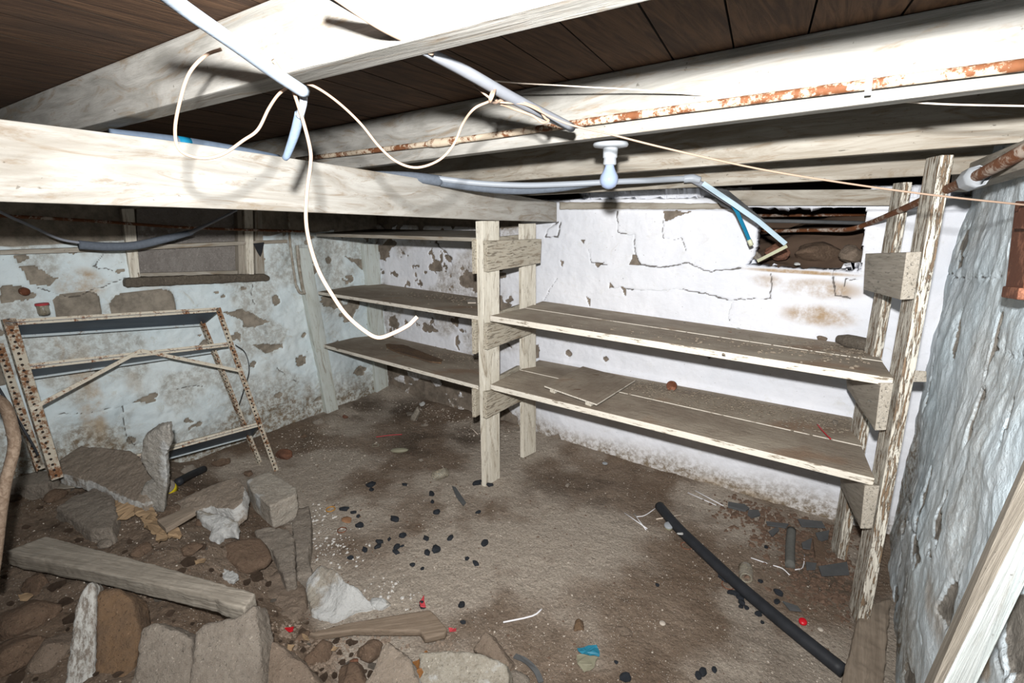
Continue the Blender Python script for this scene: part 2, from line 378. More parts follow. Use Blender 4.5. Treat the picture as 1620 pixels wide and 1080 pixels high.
# ================================================================ SETTING
def inpoly(x, y, P):
    P = np.asarray(P); ins = np.zeros(x.shape, bool); n = len(P)
    for i in range(n):
        x1, y1 = P[i]; x2, y2 = P[(i+1) % n]
        if y1 == y2: continue
        c = ((y1 > y) != (y2 > y)) & (x < (x2-x1)*(y-y1)/(y2-y1)+x1); ins ^= c
    return ins
def segd(x, y, P):
    d = np.full(x.shape, 9.)
    for (x1, y1), (x2, y2) in zip(P[:-1], P[1:]):
        dx, dy = x2-x1, y2-y1; t = np.clip(((x-x1)*dx+(y-y1)*dy)/(dx*dx+dy*dy+1e-12), 0, 1)
        d = np.minimum(d, np.hypot(x-x1-t*dx, y-y1-t*dy))
    return d
def wall(name, o, u, v, n, U, W, res, mat, fn, peels=(), cracks=(), stains=(), hole=None, thick=.16):
    o = V(*o); u = V(*u); v = V(*v); n = V(*n)
    na = int(U/res)+1; nb = int(W/res)+1
    a, b = np.meshgrid(np.linspace(0, U, na), np.linspace(0, W, nb), indexing='ij')
    uv = lambda q: [((p-o) @ u, (p-o) @ v) for p in [onpl(x, y, o, n) for x, y in q]]
    wob = (fbm(a*9, b*9, 4, 31)-.5)*.05; wob2 = (fbm(a*9, b*9, 4, 57)-.5)*.05
    j = (fbm(a*30, b*30, 2, 5)-.5)*.014; j2 = (fbm(a*30, b*30, 2, 15)-.5)*.014
    peel_shade = np.zeros_like(a)
    for q in peels:
        if len(q) == 3 and not isinstance(q[0], tuple):
            c, e = uv([(q[0], q[1]), (q[0]+q[2], q[1])]); r = abs(e[0]-c[0])+1e-3
            m = np.hypot(a+wob-c[0], b+wob2-c[1]) < r
        else: m = inpoly(a+wob*.35+j, b+wob2*.35+j2, uv(q))
        peel_shade[m] = 1
    crack = np.zeros_like(a)
    for q, wd in cracks: crack = np.maximum(crack, sstep(wd*1.4, wd*.4, segd(a+wob*.35+j, b+wob2*.35+j2, uv(q)))*(.6+.4*(fbm(a*14, b*14, 3, 71) > .42)))
    stain = np.zeros_like(a)
    for q, s in stains:
        c = uv(q); ca = np.mean([p[0] for p in c]); cb = np.mean([p[1] for p in c])
        ra = max(abs(p[0]-ca) for p in c)+.01; rb = max(abs(p[1]-cb) for p in c)+.01
        stain = np.maximum(stain, s*sstep(1.25, .5, np.hypot((a-ca+wob)/ra, (b-cb)/rb)))
    h, ex, grime_shade = fn(a, b); peel_shade = np.maximum(peel_shade, ex)
    h = h-.011*peel_shade-.008*crack
    P = o+a[..., None]*u+b[..., None]*v+h[..., None]*n
    idx = np.arange(na*nb).reshape(na, nb)
    q = np.stack([idx[:-1, :-1], idx[1:, :-1], idx[1:, 1:], idx[:-1, 1:]], -1).reshape(-1, 4)
    if np.dot(np.cross(u, v), n) < 0: q = q[:, ::-1]
    if hole:
        am = (a[:-1, :-1]+a[1:, 1:])/2; bmm = (b[:-1, :-1]+b[1:, 1:])/2
        q = q[~inpoly(am, bmm, uv(hole)).reshape(-1)]
    me = bpy.data.meshes.new(name); me.from_pydata(P.reshape(-1, 3), [], q.tolist()); me.update()
    for nm, arr in (('peel_shade', peel_shade), ('crack', crack), ('stain', stain), ('grime_shade', grime_shade)):
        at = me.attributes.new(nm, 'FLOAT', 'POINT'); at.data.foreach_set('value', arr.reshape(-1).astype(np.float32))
    me.polygons.foreach_set('use_smooth', [True]*len(me.polygons)); me.materials.append(mat)
    ob = struct(link(bpy.data.objects.new(name, me)))
    if thick: s = ob.modifiers.new('thickness', 'SOLIDIFY'); s.thickness = thick; s.offset = -1
    return ob

# left wall: X = -3.27; a runs along +Y from Y=-.6, b up from z=-.1
WIN = [(211, 330), (406, 330), (406, 437), (211, 442)]
def f_left(a, b):
    Y = a-.6; z = b-.1
    h = (fbm(a*2.2, b*2.6, 3, 1)-.5)*.05+(fbm(a*9, b*12, 4, 2)-.5)*.022+(fbm(a*26, b*30, 3, 4)-.5)*.009
    rub = fbm(a*5.5, b*8, 4, 8); gen = ((rub > .76-.10*sstep(2.05, 2.4, Y)) & (z > .15)).astype(float)
    c = onpl(310, 390, (-3.27, 0, 0), (1, 0, 0)); m = inpoly(Y, z, [(p[1], p[2]) for p in [onx(x, y, -3.27) for x, y in WIN]])
    h = np.where(m, -.05, h); gen = np.where(m, 0, gen)
    for x0, y0, x1, y1 in ((80, 467, 164, 500), (170, 466, 280, 498)):      # two rounded stones proud of the plaster
        p, q = onx(x0, y0, -3.27), onx(x1, y1, -3.27); cy, cz = (p[1]+q[1])/2, (p[2]+q[2])/2-.01
        d = ((Y-cy)/((q[1]-p[1])/2))**4+((z-cz)/((p[2]-q[2])/2+.012))**4; s = sstep(1.1, .7, d); h = h+.028*s; gen = np.maximum(gen, (s > .3)*1.)
    beam_shade = sstep(1.42, 1.5, z)  # upper wall darkened in colour to deepen the main beam's shadow
    g = np.clip(1.15*sstep(.42, .0, z-.28*sstep(1.1, .4, Y))+.5*sstep(.5, .62, fbm(a*3, b*3, 4, 77))+.6*beam_shade, 0, 1)
    return h, np.maximum(gen, sstep(1.40, 1.44, z+.05*(fbm(a*6, b*6, 3, 43)-.5))*1.), g  # upper wall goes bare brown, which also paints in the beam's shade
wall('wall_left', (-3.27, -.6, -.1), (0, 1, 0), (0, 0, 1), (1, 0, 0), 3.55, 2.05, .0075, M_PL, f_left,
  peels=[[(30, 420), (58, 420), (85, 438), (97, 438), (78, 452), (48, 450)], [(0, 450), (30, 452), (62, 468), (50, 476), (0, 480)], [(25, 405), (45, 405), (48, 410), (30, 415)],
         [(355, 495), (385, 488), (427, 508), (402, 518), (385, 518), (383, 506)], [(398, 545), (446, 543), (448, 550), (420, 560)], [(213, 636), (242, 619), (249, 622), (236, 636)],
         [(0, 580), (12, 590), (18, 605), (0, 610)], (439, 475, 6), (476, 574, 6), (440, 625, 5), (402, 574, 5), (210, 698, 7), [(545, 405), (574, 410), (577, 432), (562, 416)], (520, 412, 5), (518, 610, 6), (484, 531, 4)],
  cracks=[([(195, 640), (200, 690), (215, 705), (225, 700)], .004), ([(440, 583), (462, 600), (490, 608), (512, 620)], .004), ([(90, 655), (150, 652), (215, 636)], .003), ([(402, 450), (400, 470), (404, 480)], .004),
          ([(270, 620), (290, 612), (330, 612)], .004), ([(165, 400), (150, 420), (180, 428)], .004), ([(60, 455), (110, 470), (200, 440)], .004)],
  stains=[([(85, 430), (170, 470)], .95), ([(88, 530), (104, 600)], .6), ([(122, 540), (136, 700)], .7), ([(140, 540), (150, 720)], .75), ([(195, 590), (225, 620)], .35), ([(300, 450), (210, 445)], .3), ([(500, 470), (520, 600)], .5)])

# back wall: Y = 2.82; a along +X from X=-3.45
OPEN = [(1180, 327), (1188, 345), (1197, 362), (1196, 385), (1192, 405), (1178, 421), (1362, 432), (1371, 328)]
def f_back(a, b):
    X = a-3.45; z = b-.1
    h = (fbm(a*2, b*2.4, 3, 101)-.5)*.03+(fbm(a*10, b*12, 4, 102)-.5)*.010+(fbm(a*30, b*30, 3, 104)-.5)*.004
    h = h+.02*sstep(1.575, 1.585, z)*(X > -1.5)                                            # top ledge
    h = h-.03*sstep(.60, .585, z)*0 + .012*sstep(.62, .6, z)*sstep(-1.7, -1.5, X)
    L = sstep(-1.75, -2.0, X)
    gen = ((fbm(a*4.5, b*6, 5, 108) > .66-.12*sstep(.5, .1, z)*L+.30*(1-L))).astype(float)
    gen = np.maximum(gen, ((fbm(a*12, b*12, 4, 118) > .73-.03*L)*L))
    hh = sstep(1.43, 1.48, z)*L; gen = np.maximum(gen, hh)  # top of the left bay: bare brown wall, with shade added in its colour
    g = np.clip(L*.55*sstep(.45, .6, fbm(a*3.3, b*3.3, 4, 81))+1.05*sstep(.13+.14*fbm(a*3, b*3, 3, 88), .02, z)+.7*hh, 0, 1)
    return h, gen, g
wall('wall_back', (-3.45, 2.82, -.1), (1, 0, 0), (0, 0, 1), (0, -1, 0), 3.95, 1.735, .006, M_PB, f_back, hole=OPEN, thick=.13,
  peels=[[(1047, 334), (1094, 334), (1068, 342), (1052, 350)], [(997, 418), (1001, 402), (1008, 402), (1012, 417)], [(917, 378), (925, 379), (922, 386)], [(884, 412), (891, 415), (888, 423)], [(926, 467), (935, 474), (934, 484)],
         [(940, 416), (957, 415), (945, 422)], [(982, 454), (992, 457), (990, 470)], [(964, 443), (972, 453), (966, 455)], [(1118, 560), (1130, 562), (1122, 570)],
         [(640, 640), (648, 612), (665, 598), (682, 602), (698, 625), (705, 645), (680, 655)], [(693, 640), (705, 625), (712, 640), (706, 650)], [(616, 500), (625, 498), (628, 520), (615, 515)], [(612, 590), (622, 600), (650, 610), (618, 640)],
         [(870, 690), (885, 685), (893, 700), (878, 702)], [(846, 545), (853, 545), (853, 566), (848, 566)], (700, 372, 5), (690, 420, 6), (901, 560, 5), (960, 566, 4)],
  cracks=[([(976, 335), (977, 368), (1002, 372), (1007, 403), (1012, 417), (1040, 421), (1090, 417), (1127, 432), (1135, 428), (1172, 424)], .0045),
          ([(963, 445), (972, 454), (1013, 459), (1067, 457), (1117, 463), (1157, 476), (1190, 472), (1218, 472), (1221, 430)], .004), ([(1160, 478), (1153, 490), (1152, 505)], .004),
          ([(1048, 345), (1049, 377), (1080, 378), (1085, 397)], .003), ([(880, 352), (866, 362), (862, 375), (882, 376), (884, 352)], .006), ([(1365, 445), (1340, 440), (1330, 470)], .003),
          ([(930, 395), (935, 415), (960, 420)], .003), ([(1320, 425), (1322, 468), (1345, 472)], .005), ([(690, 385), (705, 400), (715, 420)], .006), ([(850, 495), (880, 440)], .002)],
  stains=[([(1235, 440), (1365, 475)], .85), ([(1190, 435), (1240, 455)], .6), ([(1240, 480), (1350, 520)], .95), ([(875, 480), (910, 495)], .4), ([(1180, 425), (1360, 436)], 1.), ([(1050, 780), (1330, 810)], .7), ([(900, 700), (1100, 780)], .5)])

# right wall: X = .33, rough rendered stone
def f_right(a, b):
    Y = a-.7; z = b-.1
    h = (fbm(a*2.4, b*1.7, 3, 201)-.5)*.06+(fbm(a*6+fbm(a*2,b*3,2,5)*1.5, b*4, 3, 202)-.5)*.022+np.abs(fbm(a*13+b*3, b*8, 4, 204)-.5)*.022
    gen = (fbm(a*6, b*4, 4, 208) > .70).astype(float)
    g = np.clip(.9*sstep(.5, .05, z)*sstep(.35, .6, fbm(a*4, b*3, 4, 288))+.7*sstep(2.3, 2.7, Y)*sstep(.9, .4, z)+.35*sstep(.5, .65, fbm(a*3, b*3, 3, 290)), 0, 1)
    return h, gen, g
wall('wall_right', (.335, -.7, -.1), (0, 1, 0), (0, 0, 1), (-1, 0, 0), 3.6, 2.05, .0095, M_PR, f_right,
  peels=[[(1452, 862), (1460, 862), (1464, 890), (1456, 905)], [(1474, 858), (1482, 868), (1486, 890), (1478, 885)], [(1488, 960), (1504, 930), (1520, 910), (1520, 935), (1500, 990)], [(1496, 340), (1500, 340), (1490, 420), (1486, 420)]],
  cracks=[([(1522, 370), (1500, 440), (1490, 500), (1478, 600), (1452, 720), (1438, 800), (1428, 880), (1422, 905)], .013), ([(1478, 430), (1530, 440), (1580, 438)], .004), ([(1514, 515), (1522, 528)], .004), ([(1432, 780), (1446, 830), (1456, 860)], .004),
          ([(1462, 990), (1466, 1020)], .006), ([(1575, 1010), (1600, 1070)], .006), ([(1560, 540), (1620, 570)], .004)], stains=[([(1470, 930), (1500, 1000)], .5), ([(1560, 1040), (1580, 1060)], .8)])

# floor, one height field with the earth mound
def mkfloor():
    res = .0125; xs = np.arange(-3.42, .52, res); ys = np.arange(-.6, 2.98, res); X, Y = np.meshgrid(xs, ys, indexing='ij')
    Z = terr(X, Y)+(fbm(X*60, Y*60, 2, 19)-.5)*.004
    idx = np.arange(X.size).reshape(X.shape)
    q = np.stack([idx[:-1, :-1], idx[1:, :-1], idx[1:, 1:], idx[:-1, 1:]], -1).reshape(-1, 4)
    me = bpy.data.meshes.new('floor'); me.from_pydata(np.stack([X, Y, Z], -1).reshape(-1, 3), [], q.tolist()); me.update()
    m = terr0(X, Y)
    n1 = fbm(X*2.3, Y*2.3, 5, 60); n2 = fbm(X*7, Y*7, 5, 64)
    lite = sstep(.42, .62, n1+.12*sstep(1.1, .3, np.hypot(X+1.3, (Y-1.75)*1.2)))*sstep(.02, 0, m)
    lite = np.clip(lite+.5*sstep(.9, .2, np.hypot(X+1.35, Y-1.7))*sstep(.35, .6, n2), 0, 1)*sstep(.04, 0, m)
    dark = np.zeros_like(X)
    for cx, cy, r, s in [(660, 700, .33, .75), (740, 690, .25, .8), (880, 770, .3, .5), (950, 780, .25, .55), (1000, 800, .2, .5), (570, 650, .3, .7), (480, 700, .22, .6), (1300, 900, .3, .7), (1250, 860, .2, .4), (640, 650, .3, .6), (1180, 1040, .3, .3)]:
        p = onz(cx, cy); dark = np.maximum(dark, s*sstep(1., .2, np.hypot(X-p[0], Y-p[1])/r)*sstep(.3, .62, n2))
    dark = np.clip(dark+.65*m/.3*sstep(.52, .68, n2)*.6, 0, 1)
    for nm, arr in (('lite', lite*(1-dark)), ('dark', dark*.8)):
        at = me.attributes.new(nm, 'FLOAT', 'POINT'); at.data.foreach_set('value', arr.reshape(-1).astype(np.float32))
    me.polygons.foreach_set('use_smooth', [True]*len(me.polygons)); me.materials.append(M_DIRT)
    return struct(link(bpy.data.objects.new('floor', me)))
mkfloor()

# ceiling: boards laid across the joists
def mkceil():
    bm = bmesh.new(); rnd = random.Random(4); x = -4.; CZ = 1.935
    while x < 1.6:
        wd = rnd.uniform(.135, .16); dz = rnd.uniform(0, .0012)
        def p(X, Y, z): return bm.verts.new((X-.15*(Y-1.2), Y, z))
        a = [p(x, -.7, CZ+dz), p(x+wd-.004, -.7, CZ+dz), p(x+wd-.004, 4.3, CZ+dz), p(x, 4.3, CZ+dz)]
        b = [p(x, -.7, CZ+.03), p(x+wd-.004, -.7, CZ+.03), p(x+wd-.004, 4.3, CZ+.03), p(x, 4.3, CZ+.03)]
        bm.faces.new(a[::-1]); bm.faces.new(b)
        for i in range(4): bm.faces.new((a[i], a[(i+1) % 4], b[(i+1) % 4], b[i]))
        x += wd
    bmesh.ops.recalc_face_normals(bm, faces=bm.faces)
    me = bpy.data.meshes.new('ceiling'); bm.to_mesh(me); bm.free(); me.materials.append(M_CEIL); me.materials.append(M_VOIDD)
    for p_ in me.polygons: p_.material_index = 0 if abs(p_.normal.z) > .5 else 1
    o = bpy.data.objects.new('ceiling', me); o.rotation_euler.z = math.radians(90)     # grain (local X) runs with the boards
    me.transform(Matrix.Rotation(math.radians(-90), 4, 'Z')); COL.objects.link(o); return struct(o)
mkceil()
# dark crawlspace behind the opening
def mkbank():
    xs = np.linspace(-1.3, 1.2, 90); ys = np.linspace(2.9, 4.3, 50); X, Y = np.meshgrid(xs, ys, indexing='ij')
    Z = 1.285+.24*sstep(2.95, 3.7, Y)*(.5+.8*sstep(-.6, .0, X))+(fbm(X*6, Y*6, 4, 300)-.5)*.09
    idx = np.arange(X.size).reshape(X.shape); q = np.stack([idx[:-1, :-1], idx[1:, :-1], idx[1:, 1:], idx[:-1, 1:]], -1).reshape(-1, 4)
    o = mesh('floor_crawlspace', np.stack([X, Y, Z], -1).reshape(-1, 3), q.tolist(), M_VOID, smooth=True); struct(o)
    o = solid('wall_crawlspace', [(-3.4, 4.3, 1.2), (1.4, 4.3, 1.2), (1.4, 4.3, 1.95), (-3.4, 4.3, 1.95)], [(-3.4, 4.4, 1.2), (1.4, 4.4, 1.2), (1.4, 4.4, 1.95), (-3.4, 4.4, 1.95)], M_VOID, bevel=0); struct(o)
mkbank()

# window in the left wall (boarded, dusty)
wl = thing('window_1', 'x', 'x', onx(310, 440, -3.27)); del wl['label']; del wl['category']; wl['kind'] = 'structure'
def wq(px, X, th, name, mat, **k):
    f = [onx(x, y, X) for x, y in px]; return solid(name, f, [p-V(th, 0, 0) for p in f], mat, wl, **k)
wq([(216, 330), (402, 330), (400, 437), (220, 441)], -3.295, .012, 'pane', M_PANE, bevel=.001)
wq([(192, 330), (212, 330), (222, 438), (207, 440)], -3.245, .06, 'frame_post', M_POST)
wq([(375, 330), (382, 330), (388, 436), (378, 437)], -3.255, .05, 'frame_stop', M_GREYW)
wq([(386, 330), (400, 330), (402, 436), (391, 437)], -3.235, .05, 'frame_post', M_POST)
wq([(403, 330), (414, 330), (419, 434), (405, 436)], -3.25, .05, 'frame_post', M_JOIST)
wq([(198, 443), (207, 439), (418, 433), (428, 438), (427, 444), (200, 455)], -3.225, .09, 'window_sill', M_SILL, rough=(.007, .012, .05))
wq([(222, 432), (376, 428), (376, 437), (222, 441)], -3.27, .03, 'frame_rail', M_JOIST)

# ================================================================ TIMBER OVERHEAD
def joist(name, X0, Y0, k, px0, px1, XL, XR, t, mat, label, top=1.934, z0=None, tilt=0.):
    n = V(k, -1, 0); p0 = V(X0, Y0, 1.7)
    a = onpl(px0[0], px0[1], p0, n); b = onpl(px1[0], px1[1], p0, n); d = (b-a)/(b[0]-a[0])
    L = a+d*(XL-a[0]); R = a+d*(XR-a[0]); LT = L.copy(); LT[2] = top; RT_ = R.copy(); RT_[2] = top
    f = [L, R, RT_, LT]; bk = [p+V(0, t, 0) for p in f]
    return tag(solid(name, f, bk, mat, axis=R-L, bevel=.004), label, 'joist')
joist('ceiling_joist', -.7, .56, 0, (400, 130), (700, 50), -3.26, .31, .062, M_BEAM, 'whitewashed ceiling joist nearest the camera, brightest of the joists, crossing the top left')
joist('ceiling_joist', -.4, 1.3, -.12, (720, 246), (1620, 133), -3.26, .31, .05, M_BEAM, 'whitewashed ceiling joist with the rusty pipe running along its face')
joist('ceiling_joist', -.5, 1.98, -.1, (1020, 270), (1500, 234), -3.26, .31, .05, M_JOIST, 'whitewashed ceiling joist just behind the light bulb, half in shadow')
joist('ceiling_joist', -.5, 2.36, -.06, (1140, 294), (1465, 278), -3.26, .31, .045, M_JOIST, 'whitewashed ceiling joist second from the back wall, its upper half dark')
joist('ceiling_joist', -.5, 2.60, -.03, (760, 309), (1110, 295), -1.5, -.62, .03, M_JOIST, 'short narrow ceiling joist just in front of the white back wall, above the white conduit')
def pxq(px, Y): return [ony(x, y, Y) for x, y in px]
a = pxq([(1150, 301), (1412, 299), (1412, 325), (1165, 325)], 2.74); tag(solid('header_board', a, [p+V(0, .05, 0) for p in a], M_JOIST), 'pale painted header board fixed along the top of the wall opening', 'board')
a = pxq([(884, 319), (1165, 322), (1165, 331), (884, 331)], 2.79); tag(solid('wall_plate', a, [p+V(0, .12, 0) for p in a], M_JOIST, rough=(.008, .01, .05)), 'rough pale wall plate lying on top of the white back wall', 'board')
# the big beam on the left, face towards the camera
BX = -1.555
a = [onx(x, y, BX) for x, y in ((0, 319), (400, 332), (770, 348), (881, 351), (881, 320), (700, 288), (540, 262), (300, 226), (0, 188))]
d = (a[0]-a[1]); e = a[-1]-a[-2]
a = [a[0]+d*1.2] + a[1:-1] + [a[-1]+e*.9]
tag(solid('main_beam', a, [p+V(-.075, 0, 0) for p in a], M_BEAMB, axis=(0, 1, -.05), bevel=.004), 'long whitewashed main beam from the left edge to the middle shelf posts', 'beam')
# thin ledge board along the left wall
a = [onx(x, y, -3.235) for x, y in ((0, 396), (190, 389), (455, 379), (455, 384), (190, 397), (0, 403))]
tag(solid('ledge_board', a, [p-V(.05, 0, 0) for p in a], M_JOIST, axis=a[2]-a[0]), 'narrow white painted ledge board along the left wall over the small window', 'board')

# ================================================================ SHELVING
sh = thing('wooden_shelving', 'built-in two-bay wooden shelving with peeling white paint along the white back wall', 'shelving', T(780, 760))
def post(L0, M0, R0, L1, M1, R1, Y, mat, name='post'):
    f = [(ony(*q, y)) for q, y in zip((L0, M0, R0), Y)]; g = [(ony(*q, y)) for q, y in zip((L1, M1, R1), Y)]
    top = f+[f[0]+f[2]-f[1]]; bot = g+[g[0]+g[2]-g[1]]
    zt = f[1][2]; zb = g[1][2]-.02
    for p in top: p[2] = zt
    for p in bot: p[2] = zb
    return solid(name, top, bot, mat, sh, axis=g[1]-f[1], bevel=.003)
post((752, 349), (763, 349), (790, 349), (762, 768), (768, 770), (791, 760), (2.07, 2.07, 2.20), M_POST)
post((820, 354), (827, 354), (848, 354), (823, 717), (828, 720), (848, 712), (2.47, 2.47, 2.59), M_POST)
post((1466, 245), (1488, 245), (1510, 245), (1339, 975), (1357, 985), (1379, 975), (2.17, 2.06, 2.07), M_POSTR)
post((1413, 288), (1429, 288), (1444, 288), (1311, 878), (1325, 882), (1341, 878), (2.60, 2.5, 2.51), M_POSTR)
for x0, x1, x2, x3, y0, y1 in ((470, 490, 518, 537, 392, 655), (576, 598, 597, 616, 386, 628)):
    f = [onx(x0, y0, -3.225), onx(x1, y0, -3.225), onx(x3, y1, -3.225), onx(x2, y1, -3.225)]
    solid('wall_batten', f, [p-V(.05, 0, 0) for p in f], M_BATT, sh, axis=f[3]-f[0])
def shelf(name, px, Ys, th, mat=M_SHELF, bev=.003):
    t = [ony(x, y, Y) for (x, y), Y in zip(px, Ys)]
    return solid(name, t, [p-V(0, 0, th) for p in t], mat, sh, axis=t[1]-t[0], bevel=bev)
# right bay: two boards to the upper shelf, two to the lower
shelf('shelf_board', [(775, 499), (1414, 598), (1396, 572), (830, 487)], (2.055, 2.055, 2.40, 2.40), .030)
shelf('shelf_board', [(831, 486.5), (1397, 571), (1372, 548), (858, 476)], (2.41, 2.41, 2.80, 2.80), .026)
shelf('shelf_board', [(776, 608), (1384, 756.5), (1363, 706), (822, 585)], (2.055, 2.055, 2.42, 2.42), .030)
shelf('shelf_board', [(823, 584.5), (1364, 705), (1348, 660), (853, 569)], (2.43, 2.43, 2.80, 2.80), .028)
# left bay: lower, middle, and the light one at the top
shelf('shelf_board', [(503, 461), (757, 500), (770, 472), (590, 447)], (2.12, 2.07, 2.78, 2.80), .022)
shelf('shelf_board', [(512, 545), (757, 610), (768, 566), (592, 526)], (2.12, 2.07, 2.78, 2.80), .024)
shelf('shelf_board', [(500, 369), (757, 376), (766, 365), (590, 362)], (2.10, 2.07, 2.60, 2.70), .020, M_JOIST)
# crosspieces between front and back posts
def tie(px, X, th, mat=M_TIE, name='crosspiece'):
    f = [onx(x, y, X) for x, y in px]; return solid(name, f, [p-V(th, 0, 0) for p in f], mat, sh, axis=(0, 1, 0))
tie([(771, 381), (857, 378), (855, 416), (772, 430)], -1.572, .028)
tie([(771, 512), (851, 505), (848, 525), (771, 553)], -1.572, .028)
tie([(770, 620), (851, 607), (849, 622), (770, 662)], -1.572, .028)
for y0, y1 in ((378, 433), (505, 560), (615, 660)):
    f = [ony(x, y, 2.06) for x, y in ((746, y0), (752, y0), (752.5, y1), (747, y1))]; solid('crosspiece', f, [p+V(-.03, .5, 0) for p in f], M_TIE, sh, axis=(0, 1, 0))
def tieR(L, M, R, YL=2.5, YM=2.03, YR=2.035, mat=M_TIER):
    top = [ony(*L[0], YL), ony(*M[0], YM), ony(*R[0], YR)]; bot = [ony(*L[1], YL), ony(*M[1], YM), ony(*R[1], YR)]
    top.append(top[0]+top[2]-top[1]); bot.append(bot[0]+bot[2]-bot[1])
    solid('crosspiece', top, bot, mat, sh, axis=top[0]-top[1])
tieR(((1369, 401), (1366, 458)), ((1434, 399), (1424, 474)), ((1458, 398), (1446, 473)))
tieR(((1338, 596), (1340, 614)), ((1393, 606), (1384, 681)), ((1414, 606), (1402, 680)))
tieR(((1328, 742), (1330, 770)), ((1368, 768), (1361, 836)), ((1392, 768), (1380, 836)))
tieR(((1120+290, 583), (1120+290, 592)), ((1440, 585), (1440, 604)), ((1466, 587), (1466, 604)), YL=2.3, YM=2.15, YR=2.15)

# ================================================================ CABLES, PIPES, BULB
def dpx(x, y, d): r = ray(x, y); return C0+r*d                       # d metres in front of the lens
# lagged pipe across the top left, with its lower end
p = thing('lagged_pipe', 'white foam-lagged pipe slanting down from the top left edge to where the cables meet', 'pipe', dpx(270, 0, .56))
tube('pipe_lagging', [dpx(225, -38, .50), dpx(290, 12, .58), dpx(370, 68, .68), dpx(430, 112, .78), dpx(482, 146, .86)], [.0088, .0096, .0102, .0104, .0105], M_LFOAM, p)
q = tube('pipe_end', [dpx(478, 140, .87), dpx(480, 160, .89), dpx(474, 185, .91)], .0068, M_GREYP, p)
tube('blue_grey_sleeve', [dpx(474, 180, .91), dpx(466, 212, .94), dpx(455, 243, .97), dpx(451, 250, .98)], [.0085, .0085, .007, .006], M_BFOAM, p)['label'] = 'blue-grey sleeve'
# second conduit, running under the first joist to the second
a = [dpx(505, -18, .60), dpx(600, 38, .68), dpx(672, 80, .76), dpx(740, 115, .88), dpx(820, 160, 1.04), dpx(905, 202, 1.22)]
tag(tube('grey_conduit', a, [.0055, .0062, .0075, .0105, .0115, .0105], M_DGREY), 'straight grey conduit crossing under the brightest joist at the top centre, tied with cable', 'conduit')
a = [dpx(520, -12, .595), dpx(600, 42, .66), dpx(660, 72, .735), dpx(684, 84, .76)]
c = tube('white_cable_end', a, .0042, M_CABLE); tag(c, 'short thick cream cable clipped along the grey conduit, cut off below the brightest joist', 'cable')
# cables: list of (x, y, depth)
def cab(name, pts, r, mat, label, cat='cable', seg=8): return tag(tube(name, [dpx(*q) for q in pts], r, mat, seg=seg, n=6), label, cat)
cab('hanging_cable', [(350, 78, 0.773), (325, 88, 0.773), (300, 115, 0.773), (286, 155, 0.781), (277, 205, 0.798), (285, 238, 0.806), (318, 250, 0.815), (352, 244, 0.823), (385, 222, 0.84), (408, 205, 0.84), (425, 172, 0.857), (440, 150, 0.874), (455, 138, 0.882)], .0026, M_CABLE, 'cream cable loop hanging from the lagged pipe in front of the main beam')
cab('hanging_cable', [(432, 95, 0.84), (448, 118, 0.865), (458, 130, 0.882), (468, 155, 0.865), (482, 200, 0.857), (491, 238, 0.857), (491, 262, 0.865), (486, 300, 0.857), (484, 345, 0.84), (490, 385, 0.823), (505, 430, 0.806), (528, 470, 0.798), (548, 498, 0.79), (575, 522, 0.781), (598, 534, 0.781), (622, 527, 0.781), (645, 515, 0.781), (653, 508, 0.781), (660, 501, 0.781)], .0031, M_CABLE, 'long cream cable dangling past the main beam, its free end curling up over the shelves')
cab('hanging_cable', [(470, 128, 0.945), (500, 138, 0.945), (535, 162, 0.954), (570, 195, 0.963), (600, 232, 0.972), (628, 256, 0.981), (660, 265, 0.99), (695, 253, 1.01), (718, 228, 1.01), (732, 196, 0.99), (750, 172, 0.954), (775, 160, 0.97)], .0026, M_CABLE, 'cream cable swag between the lagged pipe and the knot on the grey conduit')
k = cab('cable_knot', [(786, 136, .98), (780, 150, .93), (776, 162, .95), (786, 158, 1.02), (789, 142, 1.03), (783, 138, .97), (775, 156, .94), (782, 163, .98), (795, 158, 1.01), (815, 158, 1.03), (838, 166, 1.05), (852, 172, 1.07), (862, 186, 1.09), (868, 191, 1.1), (858, 194, 1.09), (846, 185, 1.08), (835, 180, 1.07), (812, 172, 1.05), (792, 164, 1.02)], .0028, M_CABLE, 'knotted cream cable tied round the grey conduit with a loop to its right')
cab('stretched_cable', [(750, 135, .98), (785, 160, 1.0), (830, 165, 1.04), (870, 184, 1.08), (905, 198, 1.1), (960, 211, 1.12), (1060, 236, 1.14), (1200, 267, 1.16), (1340, 290, 1.15), (1480, 309, 1.12), (1640, 326, 1.08)], .0022, M_CABLE, 'straight cream cable stretched from the knot down to the right edge')
cab('thin_wire', [(770, 127, 1.2), (830, 132, 1.2), (885, 135, 1.2), (935, 138, 1.2), (1010, 142, 1.18), (1120, 151, 1.15), (1230, 158, 1.1), (1330, 160, 1.05), (1410, 160, 1.0), (1500, 165, .95), (1640, 168, .9)], .0017, M_WIRE, 'thin pale wire running along in front of the rusty pipe to the top right edge', 'wire')
